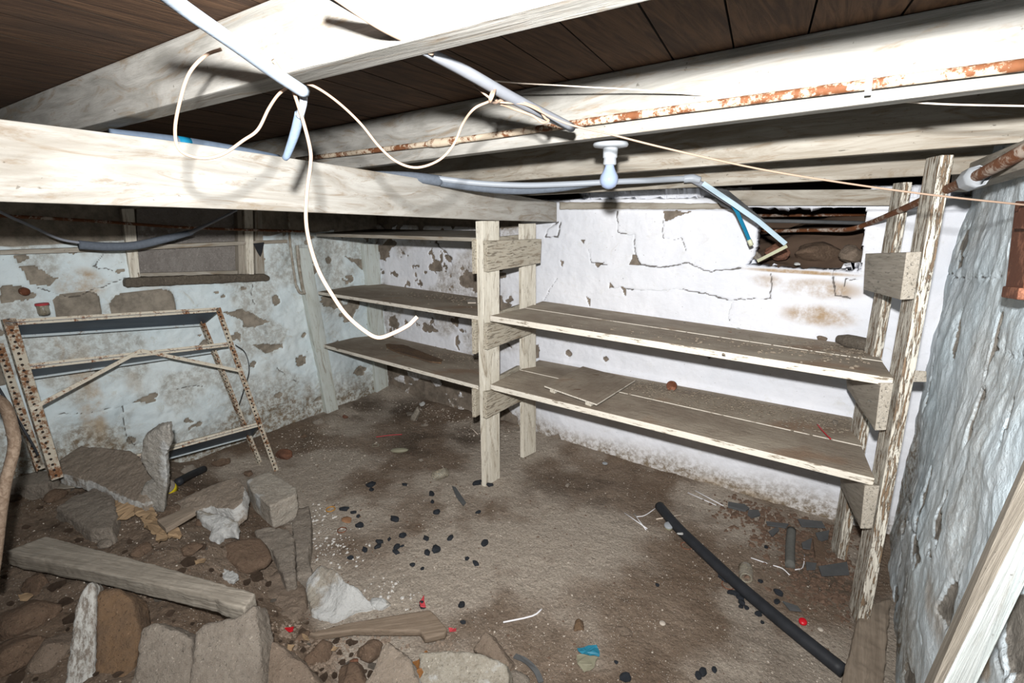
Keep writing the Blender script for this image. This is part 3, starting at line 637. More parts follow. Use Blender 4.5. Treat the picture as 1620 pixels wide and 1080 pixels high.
# rusty pipe on the second joist
rp = thing('rusty_pipe', 'rust-spotted painted pipe fixed along the face of the whitewashed joist', 'pipe', onpl(690, 228, V(-.4, 1.275, 1.7), V(-.12, -1, 0)))
pl = lambda x, y: onpl(x, y, V(-.4, 1.278, 1.7), V(-.12, -1, 0))
tube('pipe', [pl(470, 252), pl(700, 225), pl(900, 197), pl(1080, 172), pl(1370, 134), pl(1640, 100)], .0098, M_RPIPE, rp, n=4, seg=14)
tube('coupling', [pl(680, 227), pl(687, 226), pl(700, 225), pl(720, 222), pl(726, 221)], [.0125, .0155, .0145, .0135, .0105], M_RPIPE, rp, seg=14)
f = [pl(1371, 116)+V(0, -.014, 0), pl(1382, 116)+V(0, -.014, 0), pl(1378, 152)+V(0, -.012, 0), pl(1367, 153)+V(0, -.012, 0)]
solid('pipe_clip', f, [p+V(0, .004, 0) for p in f], M_COND, rp, bevel=.001)
# rusty pipe by the right wall
rp = thing('rusty_pipe', 'brown rusty pipe slanting from the wall opening along the right wall, with white coupling', 'pipe', ony(1540, 283, 1.75))
g = lambda x, y, Y: ony(x, y, Y)
tube('pipe', [g(1180, 366, 3.35), g(1290, 364, 3.05), g(1340, 363, 2.9), g(1375, 353, 2.78), g(1430, 330, 2.45), g(1490, 303, 2.12), g(1540, 281, 1.85), g(1600, 250, 1.6), g(1680, 205, 1.4)], [.009, .009, .010, .011, .0125, .014, .015, .016, .016], M_RPIPE2, rp, n=6, seg=14)
tube('coupling', [g(1531, 286, 1.885), g(1534, 285, 1.88), g(1546, 279, 1.835), g(1549, 278, 1.83)], [.020, .030, .030, .020], M_CERAM, rp, seg=8)['label'] = 'white coupling'
tag(tube('grey_pipe', [g(1175, 349, 3.0), g(1260, 350, 3.05), g(1372, 353, 3.1)], .010, M_SLATE), 'grey pipe lying across inside the dark wall opening', 'pipe')
tag(tube('thin_brown_pipe', [g(1180, 341, 3.5), g(1370, 339, 3.5)], .010, M_RPIPE2), 'thin brown pipe at the back of the dark wall opening, above the grey one', 'pipe')
# batten holder with the bulb
bc = onz(966, 231, 1.786); bc = ony(966, 231, 1.46)
bt = thing('light_bulb_fitting', 'white batten lampholder with a pale frosted bulb, fixed behind the joist with rusty pipe', 'lamp', bc)
MB = Matrix.Translation(Vector(bc))
lathe('mounting_plate', [(0, .010), (.049, .010), (.052, .004), (.049, -.002), (.030, -.005), (0, -.005)], M_CERAM, bt, MB)
lathe('lampholder', [(0, 0), (.022, -.002), (.021, -.028), (.021, -.032), (.018, -.034), (.0195, -.050), (.017, -.053), (0, -.053)], M_CERAM, bt, MB)
lathe('bulb', [(0, -.045), (.0125, -.05), (.0135, -.058), (.0185, -.070), (.0255, -.083), (.0275, -.093), (.026, -.104), (.019, -.115), (.009, -.1205), (0, -.122)], M_BULB, bt, MB); o = COL.objects[-1]; o.parent = bt.children[1] if bt.children[1].name.startswith('lampholder') else bt.children[0]; o.matrix_basis = Matrix()
# lagged pipe and conduit above the main beam, sagging towards the opening
g = lambda x, y, Y: ony(x, y, Y)
lp = thing('grey_lagging', 'grey foam lagging sagging over the end of the main beam under a pale conduit', 'pipe lagging', g(760, 292, 1.8))
tube('foam_sleeve', [g(545, 276, 1.35), g(600, 277, 1.45), g(650, 280, 1.56), g(697, 286, 1.68)], [.010, .016, .021, .023], M_FOAM, lp)
tube('foam_sleeve', [g(697, 288, 1.68), g(760, 297, 1.80), g(820, 301, 1.92), g(880, 298, 2.02), g(930, 292, 2.1), g(955, 288, 2.14)], [.019, .018, .018, .016, .012, .006], M_FOAM, lp)
cd = thing('white_conduit', 'white plastic conduit behind the bulb with a bent junction by the wall opening', 'conduit', g(1097, 283, 2.3))
tube('conduit', [g(690, 282, 1.66), g(760, 290, 1.78), g(830, 293, 1.9), g(900, 291, 2.02), g(960, 288, 2.1), g(1030, 285, 2.2), g(1090, 282, 2.3)], .0125, M_COND, cd)
tube('junction', [g(1082, 283, 2.29), g(1096, 282, 2.3), g(1108, 285, 2.31)], [.017, .018, .014], M_COND, cd)
tube('bent_conduit', [g(1096, 284, 2.31), g(1120, 298, 2.36), g(1150, 318, 2.42), g(1184, 341, 2.5)], [.013, .013, .011, .007], M_GREYP, cd)
def flat(name, pts, wd, th, mat, label, cat='strip', parent=None):
    P = [g(*q) for q in pts]; A = []; B = []
    for i, p in enumerate(P):
        t = P[min(i+1, len(P)-1)]-P[max(0, i-1)]; v = p-C0; s = np.cross(t, v); s /= np.linalg.norm(s); A.append(p+s*wd/2); B.append(p-s*wd/2)
    loop = A+B[::-1]; d = V(0, th, 0); o = solid(name, loop, [p+d for p in loop], mat, parent, bevel=.0008)
    return tag(o, label, cat) if label else o
flat('pale_blue_strip', [(1112, 290, 2.26), (1160, 322, 2.36), (1200, 350, 2.45), (1243, 386, 2.55)], .020, .006, M_PBLUE, 'pale blue plastic strip hanging from the junction into the wall opening')
flat('yellowed_strip', [(1198, 413, 2.68), (1245, 389, 2.58)], .015, .006, M_YEL, 'short yellowed plastic strip joined to the tip of the pale blue strip in the opening')
flat('blue_strip', [(1152, 314, 2.4), (1166, 335, 2.45), (1178, 362, 2.5), (1187, 384, 2.55)], .015, .006, M_BLUE, 'bright blue plastic strip with a pale tip at the left edge of the wall opening')
o = g(1187, 384, 2.55); tag(tube('strip_cap', [g(1185, 379, 2.545), g(1189, 388, 2.55)], .011, M_YEL, seg=6), 'pale cap on the tip of the bright blue strip', 'cap')
tag(solid('corroded_flashing', [g(*q) for q in ((1120, 297, 2.5), (1150, 300, 2.5), (1205, 345, 2.55), (1215, 352, 2.55), (1185, 345, 2.6), (1140, 325, 2.6))], [g(*q)+V(0, .012, 0) for q in ((1120, 297, 2.5), (1150, 300, 2.5), (1205, 345, 2.55), (1215, 352, 2.55), (1185, 345, 2.6), (1140, 325, 2.6))], M_SLATE, bevel=.001), 'dark torn sheet tucked behind the pale blue strip', 'sheet')
# dark sagging lagged cable by the left wall
k = lambda x, y, X: onx(x, y, X)
lp = thing('lagged_cable', 'thin cable in a thick grey foam sleeve sagging in shadow above the small window', 'pipe', k(220, 388, -3.02))
tube('cable', [k(-20, 320, -2.95), k(0, 335, -2.96), k(50, 358, -3.0), k(95, 378, -3.02), k(135, 385, -3.02)], .006, M_GREYP, lp)
tube('foam_sleeve', [k(125, 387, -3.02), k(170, 390, -3.02), k(215, 388, -3.02), k(260, 378, -3.0), k(305, 367, -2.96)], [.021, .021, .021, .020, .014], M_FOAM, lp)
tube('cable', [k(300, 368, -2.96), k(335, 352, -2.9), k(375, 332, -2.85)], [.012, .007, .006], M_GREYP, lp)
tag(tube('wall_pipe', [k(-20, 340, -3.19), k(140, 349, -3.19), k(300, 360, -3.19), k(480, 366, -3.19)], .008, M_RPIPE2), 'thin pipe running along the left wall in the dark above the small window', 'pipe')
pv = thing('vertical_pipe', 'pair of thin whitewashed pipes running down the left wall just left of the shelf batten', 'pipe', k(468, 470, -3.23))
tube('pipe', [k(456, 335, -3.235), k(459, 385, -3.235), k(465, 430, -3.235), k(469, 455, -3.235)], .008, M_JOIST, pv)
tube('pipe', [k(470, 388, -3.235), k(473, 420, -3.23), k(478, 450, -3.235), k(482, 465, -3.235)], .012, M_JOIST, pv)
tube('elbow', [k(469, 452, -3.235), k(474, 462, -3.23), k(482, 464, -3.235)], .010, M_JOIST, pv)
a = [k(401, 385, -3.2), k(418, 383, -3.2), k(415, 398, -3.21), k(412, 406, -3.22), k(407, 398, -3.21)]
tag(solid('torn_membrane', a, [p-V(.004, 0, 0) for p in a], M_BLACK, bevel=0), 'black torn membrane flap hanging at the top right of the small window', 'flap')
a = [k(508, 388, -3.2), k(520, 388, -3.2), k(519, 393, -3.2), k(514, 397, -3.2)]
# rusty strap on the right wall
rs = thing('rusty_bracket', 'red-brown rusty iron bracket fixed on the right wall at the right edge', 'bracket', k(1600, 475, .30))
a = [k(1606, 318, .30), k(1640, 318, .30), k(1618, 458, .30), k(1590, 458, .30)]; solid('strap', a, [p+V(.03, 0, 0) for p in a], M_RUST, rs, bevel=.003)
a = [k(1612, 325, .285), k(1640, 325, .285), k(1640, 362, .285), k(1604, 362, .285)]; solid('clamp', a, [p+V(.03, 0, 0) for p in a], M_RUST, rs, bevel=.003)
a = [k(1586, 452, .29), k(1612, 455, .29), k(1608, 474, .29), k(1583, 470, .29)]; solid('foot', a, [p+V(.04, 0, 0) for p in a], M_RUST, rs, bevel=.004)
# white board leaning at the lower right
def ext(a, b, t): return a+(b-a)*t
A = [g(1620, 821, 1.02), g(1620, 925, .99), g(1545, 1080, .93), g(1492, 1080, .95)]; L0 = g(1620, 723, 1.12); L1 = g(1461, 1080, 1.04)
A0, A1, A2, A3 = A; t0, t1 = 1.9, -1.0
top = [ext(L1, L0, t0), ext(A3, A0, t0), ext(A2, A1, t0)]; bot = [ext(L1, L0, t1), ext(A3, A0, t1), ext(A2, A1, t1)]
top.append(top[0]+top[2]-top[1]); bot.append(bot[0]+bot[2]-bot[1])
lb = thing('leaning_board', 'white painted timber leaning on the right wall at the lower right corner', 'timber', A2)
solid('bare_timber', top, bot, M_GREYW, lb, axis=top[0]-bot[0], bevel=.004)
fr_ = np.cross(A1-A3, A0-A3); fr_ /= np.linalg.norm(fr_); fr_ = fr_ if fr_ @ (C0-A0) > 0 else -fr_
q_ = [top[1], top[2], bot[2], bot[1]]; solid('painted_face', [p+fr_*.003 for p in q_], [p-fr_*.002 for p in q_], mk_wood('leaning_white_board', (.42, .38, .32), (.3, .27, .22), (.50, .54, .53), .95, (.44, .47, .46), dirt=.12), lb, axis=top[1]-bot[1], bevel=.0012)
# timber on the floor in front of the right-hand post
a = [onz(1358, 975, .07), onz(1372, 952, .07), onz(1410, 945, .07), onz(1398, 1085, .07), onz(1385, 1130, .07), onz(1318, 1130, .07)]
tag(drop('floor_timber', a, .075, M_BROWNW, rough=(.008, .012, .06, .003), axis=(0, 1, 0)), 'muddy brown timber lying on the floor from the right-hand shelf post towards the camera', 'timber')

# ================================================================ RUSTY SLOTTED-ANGLE RACK
TL, TR, BR = onx(5, 510, -3.02), onx(345, 487, -3.02), onx(441, 752, -2.80)
fn_ = np.cross(TR-TL, BR-TL); fn_ /= np.linalg.norm(fn_)
fp = lambda x, y: onpl(x, y, TL, fn_)
RB = ony(318, 510, TR[1]-.02); 
DV = V(-.17, -.02, .0)
bp = lambda x, y: onpl(x, y, TL+DV, fn_)
rk = thing('slotted_angle_rack', 'collapsed rusty slotted-angle shelving rack leaning against the left wall behind the rubble', 'shelving rack', fp(240, 700))
def angle(name, p0, p1, wa, wb, w, mat=M_ANGLE, t=.003, parent=rk, w2=None):
    """L-profile from p0 to p1; flanges of width w along wa and wb"""
    x = p1-p0; x /= np.linalg.norm(x); wa = wa-x*np.dot(wa, x); wa /= np.linalg.norm(wa); wb = wb-x*np.dot(wb, x); wb -= wa*np.dot(wb, wa); wb /= np.linalg.norm(wb); w2 = w2 or w
    prof = [(0, 0), (w, 0), (w, t), (t, t), (t, w2), (0, w2)]
    A = [p0+wa*a+wb*b for a, b in prof]; B = [p1+wa*a+wb*b for a, b in prof]; n = 6
    M = Matrix.Translation(Vector(p0)) @ Matrix((Vector(x), Vector(wa), Vector(np.cross(x, wa)))).transposed().to_4x4(); Mi = M.inverted()
    vs = [Mi @ Vector(p) for p in A+B]
    fs = [(0, 1, 2, 3), (0, 3, 4, 5), (n, n+3, n+2, n+1), (n, n+5, n+4, n+3)]+[(i, n+i, n+(i+1) % n, (i+1) % n) for i in range(n)]
    return mesh(name, vs, fs, mat, parent, M)
dn = (BR-TR)/np.linalg.norm(BR-TR); rt_ = (TR-TL)/np.linalg.norm(TR-TL); bk_ = V(-1, 0, 0.)
angle('post', fp(4, 505), fp(82, 760), rt_, bk_, .042); angle('post', fp(349, 486), fp(447, 760), -rt_, bk_, .030)
angle('post', bp(-12, 545), bp(55, 745), rt_, -bk_, .036, mat=M_ANGLE); angle('post', bp(312, 505), bp(418, 762), rt_, -bk_, .034)
def tray(f0, f1, b0, b1, rail=M_STRAP, h=.030, floor=True, name='shelf_tray'):
    fr = angle('front_rail', fp(*f0), fp(*f1), dn, bk_, .026, rail, .002)
    a, b, c, d = fp(*f0)+dn*.012, fp(*f1)+dn*.012, bp(*b1), bp(*b0)
    t = solid(name, [a, b, c, d], [p+dn*.004 for p in (a, b, c, d)], M_TRAY, rk, axis=b-a, bevel=.0005)
    bl = solid('back_lip', [d, c, c+dn*h, d+dn*h], [p+V(-.003, 0, 0) for p in (d, c, c+dn*h, d+dn*h)], M_TRAYR, rk, axis=c-d, bevel=.0005)
    for o in (fr, bl): mb = t.matrix_basis.inverted() @ o.matrix_basis; o.parent = t; o.matrix_basis = mb
tray((6, 506), (345, 486), (28, 529), (322, 511), h=.016)
tray((38, 576), (360, 541), (44, 596), (334, 555), h=.014)
tray((205, 722), (408, 668), (215, 737), (398, 688), h=.012)
def strapf(a, b, wd=.018, mat=M_STRAP):
    p0, p1 = fp(*a)+V(.008, 0, 0), fp(*b)+V(.008, 0, 0); x = p1-p0; x /= np.linalg.norm(x); y = np.cross(fn_, x)
    f = [p0+y*wd/2, p1+y*wd/2, p1-y*wd/2, p0-y*wd/2]; solid('brace', f, [p+V(-.004, 0, 0) for p in f], mat, rk, axis=x, bevel=.0006)
strapf((48, 647), (222, 554)); strapf((222, 554), (384, 587))
tag(tube('loose_wire', [k(372, 545, -3.12), k(388, 558, -3.1), k(394, 585, -3.1), k(386, 615, -3.1), k(378, 640, -3.12)], .0025, M_BLACK, seg=6), 'thin dark wire loop hanging behind the right-hand leg of the rusty rack', 'wire')

# ================================================================ RUBBLE
def topface(px, up):
    cx = sum(p[0] for p in px)/len(px); cy = sum(p[1] for p in px)/len(px); z = T(cx, cy, up)[2]
    q = [onz(p[0], p[1], z+(p[2] if len(p) > 2 else 0)) for p in px]
    for p in q: p[0] = max(p[0], -3.19)
    return q
def RK(name, px, up, th, mat, label, cat='stone', grow=.12, rough=(.0075, .016, .05, .006), bevel=.006, group=None, vec=None):
    t = topface(px, up); return tag(drop(name, t, th, mat, grow=grow, bevel=bevel, rough=rough, vec=vec), label, cat, group)
B = 'concrete chunk'
RK('concrete_slab', [(92, 728, .02), (128, 704, .05), (205, 712, .06), (250, 738, .03), (240, 768, .0), (225, 795, -.03), (185, 782, -.03), (150, 762, -.01), (100, 748, .0)], .10, .06, M_CONCW, 'largest tilted flat concrete slab with whitish broken edges at the foot of the rusty rack', 'slab')
a = [onpl(x, y, T(240, 808), V(.45, -.89, 0)) for x, y in ((252, 676), (268, 672), (271, 700), (262, 722), (265, 760), (258, 812), (216, 800), (226, 770), (244, 762), (222, 728), (228, 690))]
tag(solid('concrete_slab', a, [p+V(-.045, .03, 0) for p in a], M_PALEC, bevel=.004, rough=(.0075, .014, .05, .007)), 'upright thin whitish concrete slab standing on edge in front of the rusty rack', 'slab')
RK('concrete_block', [(0, 725), (40, 728), (82, 742), (90, 752), (72, 766), (20, 768), (-20, 765)], .05, .10, M_CONC, 'grey concrete block half buried by the left edge below the rusty rack feet', 'block')
RK('concrete_slab', [(88, 802), (118, 782), (158, 768), (178, 778), (184, 812), (176, 836), (140, 838)], .05, .09, M_CONC, 'pale grey concrete slab just below the largest tilted slab', 'slab')
RK('concrete_slab', [(262, 800, .0), (292, 785, .02), (345, 762, .04), (374, 754, .05), (387, 768, .05), (382, 795, .02), (368, 806, .0), (330, 800, .0), (290, 815, -.01)], .07, .09, M_CONCW, 'long grey concrete slab with a white painted end, touching the cube-like block', 'slab')
RK('concrete_chunk', [(308, 804, .03), (345, 812, .02), (376, 824, .01), (372, 838, .0), (352, 836, .0), (345, 858, -.02), (330, 850, -.02), (336, 832, .0), (320, 820, .02)], .04, .05, M_WHITER, 'small angled chunk of concrete with white broken edges below the long slab', 'chunk')
RK('concrete_block', [(389, 758, .0), (425, 744, .0), (468, 770, .0), (470, 782, -.004), (427, 800, .0), (398, 776, .0)], 0.15, .14, M_CUBE, 'cube-like grey concrete block standing on the rubble right of the rack legs', 'block', grow=-.02, rough=(.0075, .010, .05, .004))
RK('edge_stone', [(472, 803), (488, 800), (492, 815), (492, 850), (488, 880), (494, 905), (470, 912), (466, 860), (462, 830)], .07, .14, M_CONC, 'tall pale stone slab forming the right edge of the earth mound', 'stone', grow=.02)
RK('edge_stone', [(402, 838), (425, 832), (456, 836), (465, 850), (467, 912), (450, 915), (440, 890), (430, 868), (408, 852)], .07, .13, M_CONC, 'pale flat stone beside the tall edge stone, in front of the cube-like block', 'stone', grow=.02)
RK('flat_stone', [(420, 915), (440, 900), (468, 914), (484, 925), (482, 952), (470, 978), (430, 984), (412, 960)], .02, .08, M_RENDER, 'flat brown earthy stone left of the large white-painted stone', 'stone', rough=(.009, .03, .06, .006))
c = T(392, 885); rock('brown_boulder', c+V(0, 0, .01), (.115, .085, .065), M_BRST, 31, .6, (.1, .1), sub=4, fine=.04); tag(bpy.context.scene.collection.objects[-1], 'rounded dark brown boulder in the middle of the mound, above the weathered timber', 'boulder')
# large white-painted stone
a = [onz(488, 912, .06), onz(505, 895, .10), onz(530, 900, .12), onz(552, 922, .10), onz(578, 940, .06), onz(590, 956, .03), onz(560, 972, .0), onz(530, 978, .02), onz(492, 970, .03), onz(484, 940, .04)]
tag(drop('white_painted_stone', a, .14, M_WHITER, grow=.10, bevel=.01, rough=(.0075, .03, .08, .005)), 'large broken stone with white painted faces on the floor beside the mound', 'stone')
c = T(600, 958); tag(rock('mortar_lump', c+V(0, 0, .005), (.055, .03, .02), M_WHITER, 33, .3), 'crumbled whitish mortar lump right beside the large white-painted stone', 'lump')
# weathered timber across the rubble
tt = [(8, 868, .26), (72, 846, .27), (404, 938, .30), (388, 964, .295), (348, 957, .30), (344, 948, .30)]
a = [onz(*q) for q in ((6, 872, .37), (74, 847, .37), (250, 893, .37), (405, 937, .37), (386, 962, .37), (346, 950, .37), (342, 946, .37), (180, 908, .37), (30, 878, .37))]
lt = tag(drop('weathered_timber', a, .062, M_GREYW, grow=.0, bevel=.006, axis=a[3]-a[0], rough=(.006, .006, .06, .002)), 'large grey weathered timber lying across the rubble at the lower left', 'timber')
# stones standing in front of it, lower left corner
def face(name, px, Pc, nrm, ext_, mat, label, cat='stone', rough=(.0075, .018, .06, .006), bevel=.008):
    a = [onpl(x, y, Pc, V(*nrm)) for x, y in px]; return tag(solid(name, a, [p+V(*ext_) for p in a], mat, bevel=bevel, rough=rough), label, cat)
nn = (.55, -.45, .70)
face('granite_slab', [(144, 917), (150, 925), (150, 1000), (146, 1130), (95, 1130), (108, 1040), (118, 960), (132, 930)], onz(130, 1010, .34), (.6, -.5, .62), (-.05, .03, -.06), M_CRYS, 'thin pale sparkling stone slab standing upright against the weathered timber, lower left', 'slab', (.0065, .010, .03, .005))
face('ochre_boulder', [(152, 935), (180, 930), (208, 945), (216, 975), (222, 1005), (212, 1050), (195, 1085), (150, 1095), (150, 1000)], onz(185, 1010, .32), nn, (-.05, .05, -.08), M_OCH, 'ochre brown boulder between the thin sparkling slab and the grey slabs at the bottom left')
face('concrete_slab', [(222, 992), (245, 984), (290, 1000), (304, 1010), (300, 1130), (185, 1130), (215, 1050)], onz(250, 1040, .30), nn, (-.05, .05, -.08), M_CONC, 'grey concrete slab with a white smear, leaning below the middle of the weathered timber', 'slab')
face('concrete_slab', [(306, 1000), (322, 984), (370, 978), (402, 955), (411, 1010), (416, 1130), (285, 1130), (302, 1060)], onz(360, 1030, .29), nn, (-.04, .06, -.08), M_CONC, 'grey concrete slab supporting the right-hand end of the weathered timber', 'slab')
face('flat_stone', [(420, 1012), (440, 1018), (478, 1046), (510, 1085), (520, 1130), (418, 1130)], onz(450, 1070, .19), (.3, -.3, .9), (-.03, .04, -.08), M_RENDER, 'low brown slab at the bottom edge right of the timber-supporting slab', 'slab')
face('wedge_stone', [(612, 1012), (632, 1028), (650, 1045), (668, 1090), (660, 1130), (550, 1130), (582, 1070), (600, 1030)], onz(620, 1060, .12), (.25, -.45, .85), (-.02, .05, -.09), M_CONCW, 'pointed grey wedge stone with a whitish left side at the bottom edge')
face('granite_block', [(662, 1032), (700, 1028), (760, 1033), (800, 1050), (806, 1068), (802, 1130), (660, 1130)], onz(740, 1065, .09), (.25, -.5, .83), (-.02, .05, -.08), M_GRAN, 'pale speckled granite block at the bottom edge below the broken board', 'block', (.0065, .012, .04, .006))
face('triangular_stone', [(746, 1028), (766, 996), (776, 1004), (808, 1048), (804, 1066), (770, 1036)], onz(780, 1030, .05), (.1, -.5, .85), (0, .04, -.06), M_RENDER, 'triangular brown stone behind the right end of the speckled granite block')
c = T(815, 1080); tag(rock('flat_round_stone', c, (.06, .05, .02), M_CONC, 37, 0), 'small grey rounded stone at the bottom edge right of the granite block', 'stone')
# broken board and little board
a = [onz(x, y, .045) for x, y in ((486, 1001), (545, 985), (680, 963), (692, 974), (708, 994), (704, 1001), (672, 1009), (664, 997), (560, 996), (500, 1004))]
tag(drop('broken_board', a, .03, mk_wood('dull_brown_board', (.23, .18, .135), (.16, .12, .085)), bevel=.003, axis=a[2]-a[1], rough=(.005, .004, .04)), 'short broken brown board lying on the floor below the large white-painted stone', 'board')
a = topface([(248, 822, .01), (300, 800, .01), (309, 808, .01), (262, 836, .0)], .07)
tag(drop('board_offcut', a, .022, M_BROWNW, bevel=.002), 'small brown board offcut lying among the crumpled leaves on the mound', 'board')
a = topface([(25, 772), (75, 762), (122, 766), (118, 770), (80, 774)], .03)
tag(drop('thin_shard', a, .006, M_GREYW, bevel=.001), 'thin dark shard on the soil below the left-edge concrete block', 'shard')
# curved branch at the left edge
tag(tube('curved_pipe', [dpx(-25, 620, 1.55), dpx(6, 640, 1.5), dpx(20, 680, 1.45), dpx(22, 710, 1.42), dpx(8, 765, 1.38), dpx(2, 800, 1.36), dpx(-5, 870, 1.33), dpx(-12, 920, 1.3)], [.014, .0155, .015, .0135, .015, .0125, .012], mk_wood('branch_wood', (.30, .23, .17), (.16, .11, .075)), seg=14), 'bent brownish branch-like pipe rising along the left edge in front of the rack', 'pipe')
tag(tube('dark_cable', [dpx(-10, 600, 1.7), dpx(14, 640, 1.7), dpx(50, 700, 1.75), dpx(60, 720, 1.78)], .004, M_BLACK, seg=6), 'thin dark cable behind the bent branch at the left edge', 'cable')
# tin, tube, jar beside the upright slab
c = T(266, 772, .02); tn = thing('yellow_tin', 'small yellow tin on its side with a grey lid, right of the upright whitish slab', 'tin', c)
M = Matrix.Translation(Vector(c)) @ Matrix.Rotation(.5, 4, 'X') @ Matrix.Rotation(.5, 4, 'Y')
lathe('body', [(0, -.03), (.036, -.03), (.036, .022), (.033, .022)], M_YELT, tn, M); lathe('lid', [(0, .026), (.036, .026), (.038, .020), (.036, .018)], M_CONC, tn, M)
tag(tube('rubber_tube', [T(282, 762, .035), T(300, 752, .035), T(322, 742, .03)], .021, M_BLACK, seg=14), 'short black rubber tube behind the long concrete slab, right of the tin', 'tube')
# glass jar standing on the rack top
c = onx(68, 488, -3.2); jr = thing('glass_jar', 'small glass jar with a faded red lid standing on the wall ledge above the rack', 'jar', c)
M = Matrix.Translation(Vector(c)); lathe('jar', [(0, -.03), (.020, -.03), (.023, -.02), (.023, .012), (.019, .018)], M_GLASS, jr, M); lathe('lid', [(0, .026), (.026, .026), (.027, .017), (.022, .016)], M_REDD, jr, M)['label'] = 'faded red lid'
c = onx(39, 461, -3.25); tag(lathe('rusty_wall_knob', [(0, .02), (.014, .017), (.019, .008), (.019, -.02), (0, -.02)], M_RUST, None, Matrix.Translation(Vector(c)) @ Matrix.Rotation(math.radians(90), 4, 'Y')), 'round rusty pipe end sticking out of the left wall near the left edge', 'pipe end')

# free stones: (x, y, size m, flatten, material, seed, label)
ST = [(450, 722, .062, .6, M_BRICK, 'reddish rounded stone just behind the right feet of the rusty rack'), (352, 733, .055, .55, M_BRST, 'brown stone on the floor under the lowest rack shelf'),
      (300, 748, .05, .8, M_CONC, 'grey rubble lump behind the upright whitish slab'), (393, 750, .035, .6, M_BRST, 'dark stone tucked behind the cube-like block'),
      (330, 830, .06, .6, M_BRST, 'round brown stone beside the small white-edged chunk'), (352, 845, .045, .6, M_BRICK, 'reddish brown stone below the small white-edged chunk'),
      (90, 785, .06, .5, M_BRST, 'brown soil-covered stone above the grey slab on the left'), (165, 862, .035, .5, M_CONC, 'small grey stone just above the weathered timber'),
      (300, 872, .05, .5, M_BRST, 'brown stone partly buried above the middle of the weathered timber'), (225, 872, .045, .45, M_BRST, 'earthy brown stone above the left half of the weathered timber'),
      (400, 1000, .0, .5, M_BRST, ''), (52, 985, .10, .5, M_BRST, 'large flat brown boulder at the lower left below the timber'), (20, 1045, .09, .5, M_BRST, 'dark brown boulder in the bottom left corner'),
      (88, 1030, .07, .5, M_RENDER, 'brownish boulder left of the thin sparkling slab'), (60, 925, .06, .45, M_BRST, 'flat earthy stone under the left end of the weathered timber'),
      (583, 1035, .052, .75, M_BRST, 'dark brown rough stone left of the pointed wedge stone'), (505, 1035, .06, .5, M_BRST, 'brown stone in the gravel heap at the bottom edge'), (555, 1078, .07, .5, M_BRST, 'dark rounded stone at the bottom edge left of the wedge stone'),
      (560, 1050, .022, .8, M_BRICK, 'small reddish stone in the gravel heap'), (480, 1008, .03, .6, M_BRST, 'brown stone below the left tip of the broken board'), (530, 1003, .022, .7, M_OCH, 'round ochre pebble under the left end of the broken board'),
      (650, 655, .04, .35, M_CONC, 'flat whitish plaster flake on the floor below the rotten stump'), (672, 673, .028, .5, M_CONC, 'pale stone right below the rotten stump'), (898, 768, .016, .7, M_CONC, 'small pale pebble on the dirt right of the middle posts'),
      (666, 728, .018, .6, M_CONC, 'small pale pebble left of the glass jar on the floor'), (1010, 820, .0, .5, M_CONC, ''), (1062, 604, .0, .5, M_CONC, ''), (998, 915, .0, .5, M_CONC, ''),
      (985, 1000, .038, .45, M_RENDER, 'flat brown stone below the white bent straw, beside the pebbles'), (892, 1000, .0, .4, M_BRST, ''), (915, 990, .035, .4, M_OCH, 'round ochre stone embedded in the floor right of the pebbles'),
      (1170, 905, .0, .5, M_BRST, ''), (1320, 870, .0, .5, M_BRST, ''), (505, 668, .05, .5, M_CONC, 'grey stone at the foot of the left wall beside the batten'), (480, 690, .03, .5, M_BRST, 'brown stone at the foot of the left wall in the dark soil'),
      (546, 660, .025, .7, M_BRICK, 'small brick-red stone at the foot of the shelf batten'), (690, 622, .04, .7, M_CONC, 'whitish rubble lump at the foot of the back wall'), (668, 640, .03, .7, M_WHITER, 'white plaster lump beside the rotten stump at the back wall')]
for i, (x, y, s, fl_, m, lab) in enumerate(ST):
    if s <= 0: continue
    c = T(x, y); tag(rock('rubble_stone', c+V(0, 0, s*fl_*.25), (s, s*.75, s*fl_), m, 50+i, i*.9, sub=3 if s < .05 else 4), lab, 'stone')
# unlabelled clods of the mound: things nobody tells apart
rnd = random.Random(11); protos = [rock('stone_clod', (0, 0, -5), (1, .8, .62), m, 90+i, 0, sub=3) for i, m in enumerate((M_BRST, M_SOIL, M_SOIL, M_CONC, M_BRST, M_SOIL))]
used = [False]*len(protos)
def scatter(n, box, smin, smax, label, grp, ok, cat='stone'):
    k = 0; t = 0
    while k < n and t < n*60:
        t += 1; x = rnd.uniform(box[0], box[2]); y = rnd.uniform(box[1], box[3])
        if not ok(x, y): continue
        p = T(x, y); s = smin*(smax/smin)**(rnd.random()**1.6); j = rnd.randrange(len(protos))
        if used[j]: o = protos[j].copy(); COL.objects.link(o)
        else: o = protos[j]; used[j] = True
        o.matrix_basis = Matrix.Translation(Vector(p)+Vector((0, 0, s*.12))) @ Matrix.Rotation(rnd.uniform(0, 6.3), 4, 'Z') @ Matrix.Rotation(rnd.uniform(-.4, .4), 4, 'X') @ Matrix.Diagonal((s, s, s, 1))
        reg = 'in the gravel heap at the bottom edge' if x > 425 and y > 985 else 'beside the tall edge stone' if x > 400 else 'below the weathered timber at the lower left' if y > 868+.245*x+20 else 'between the weathered timber and the upper slabs' if y > 850 else 'among the upper slabs by the rusty rack'
        tag(o, 'small brown clod of earth '+reg, cat, 'clods '+reg); k += 1
scatter(110, (0, 770, 560, 1078), .008, .032, 'small brown clod of earth or stone in the rubble mound', 'clods in the rubble mound', lambda x, y: terr0(*T(x, y)[:2]) > .03)
scatter(45, (425, 985, 600, 1078), .008, .020, 'small brown clod of earth or stone in the rubble mound', 'clods in the rubble mound', lambda x, y: True)
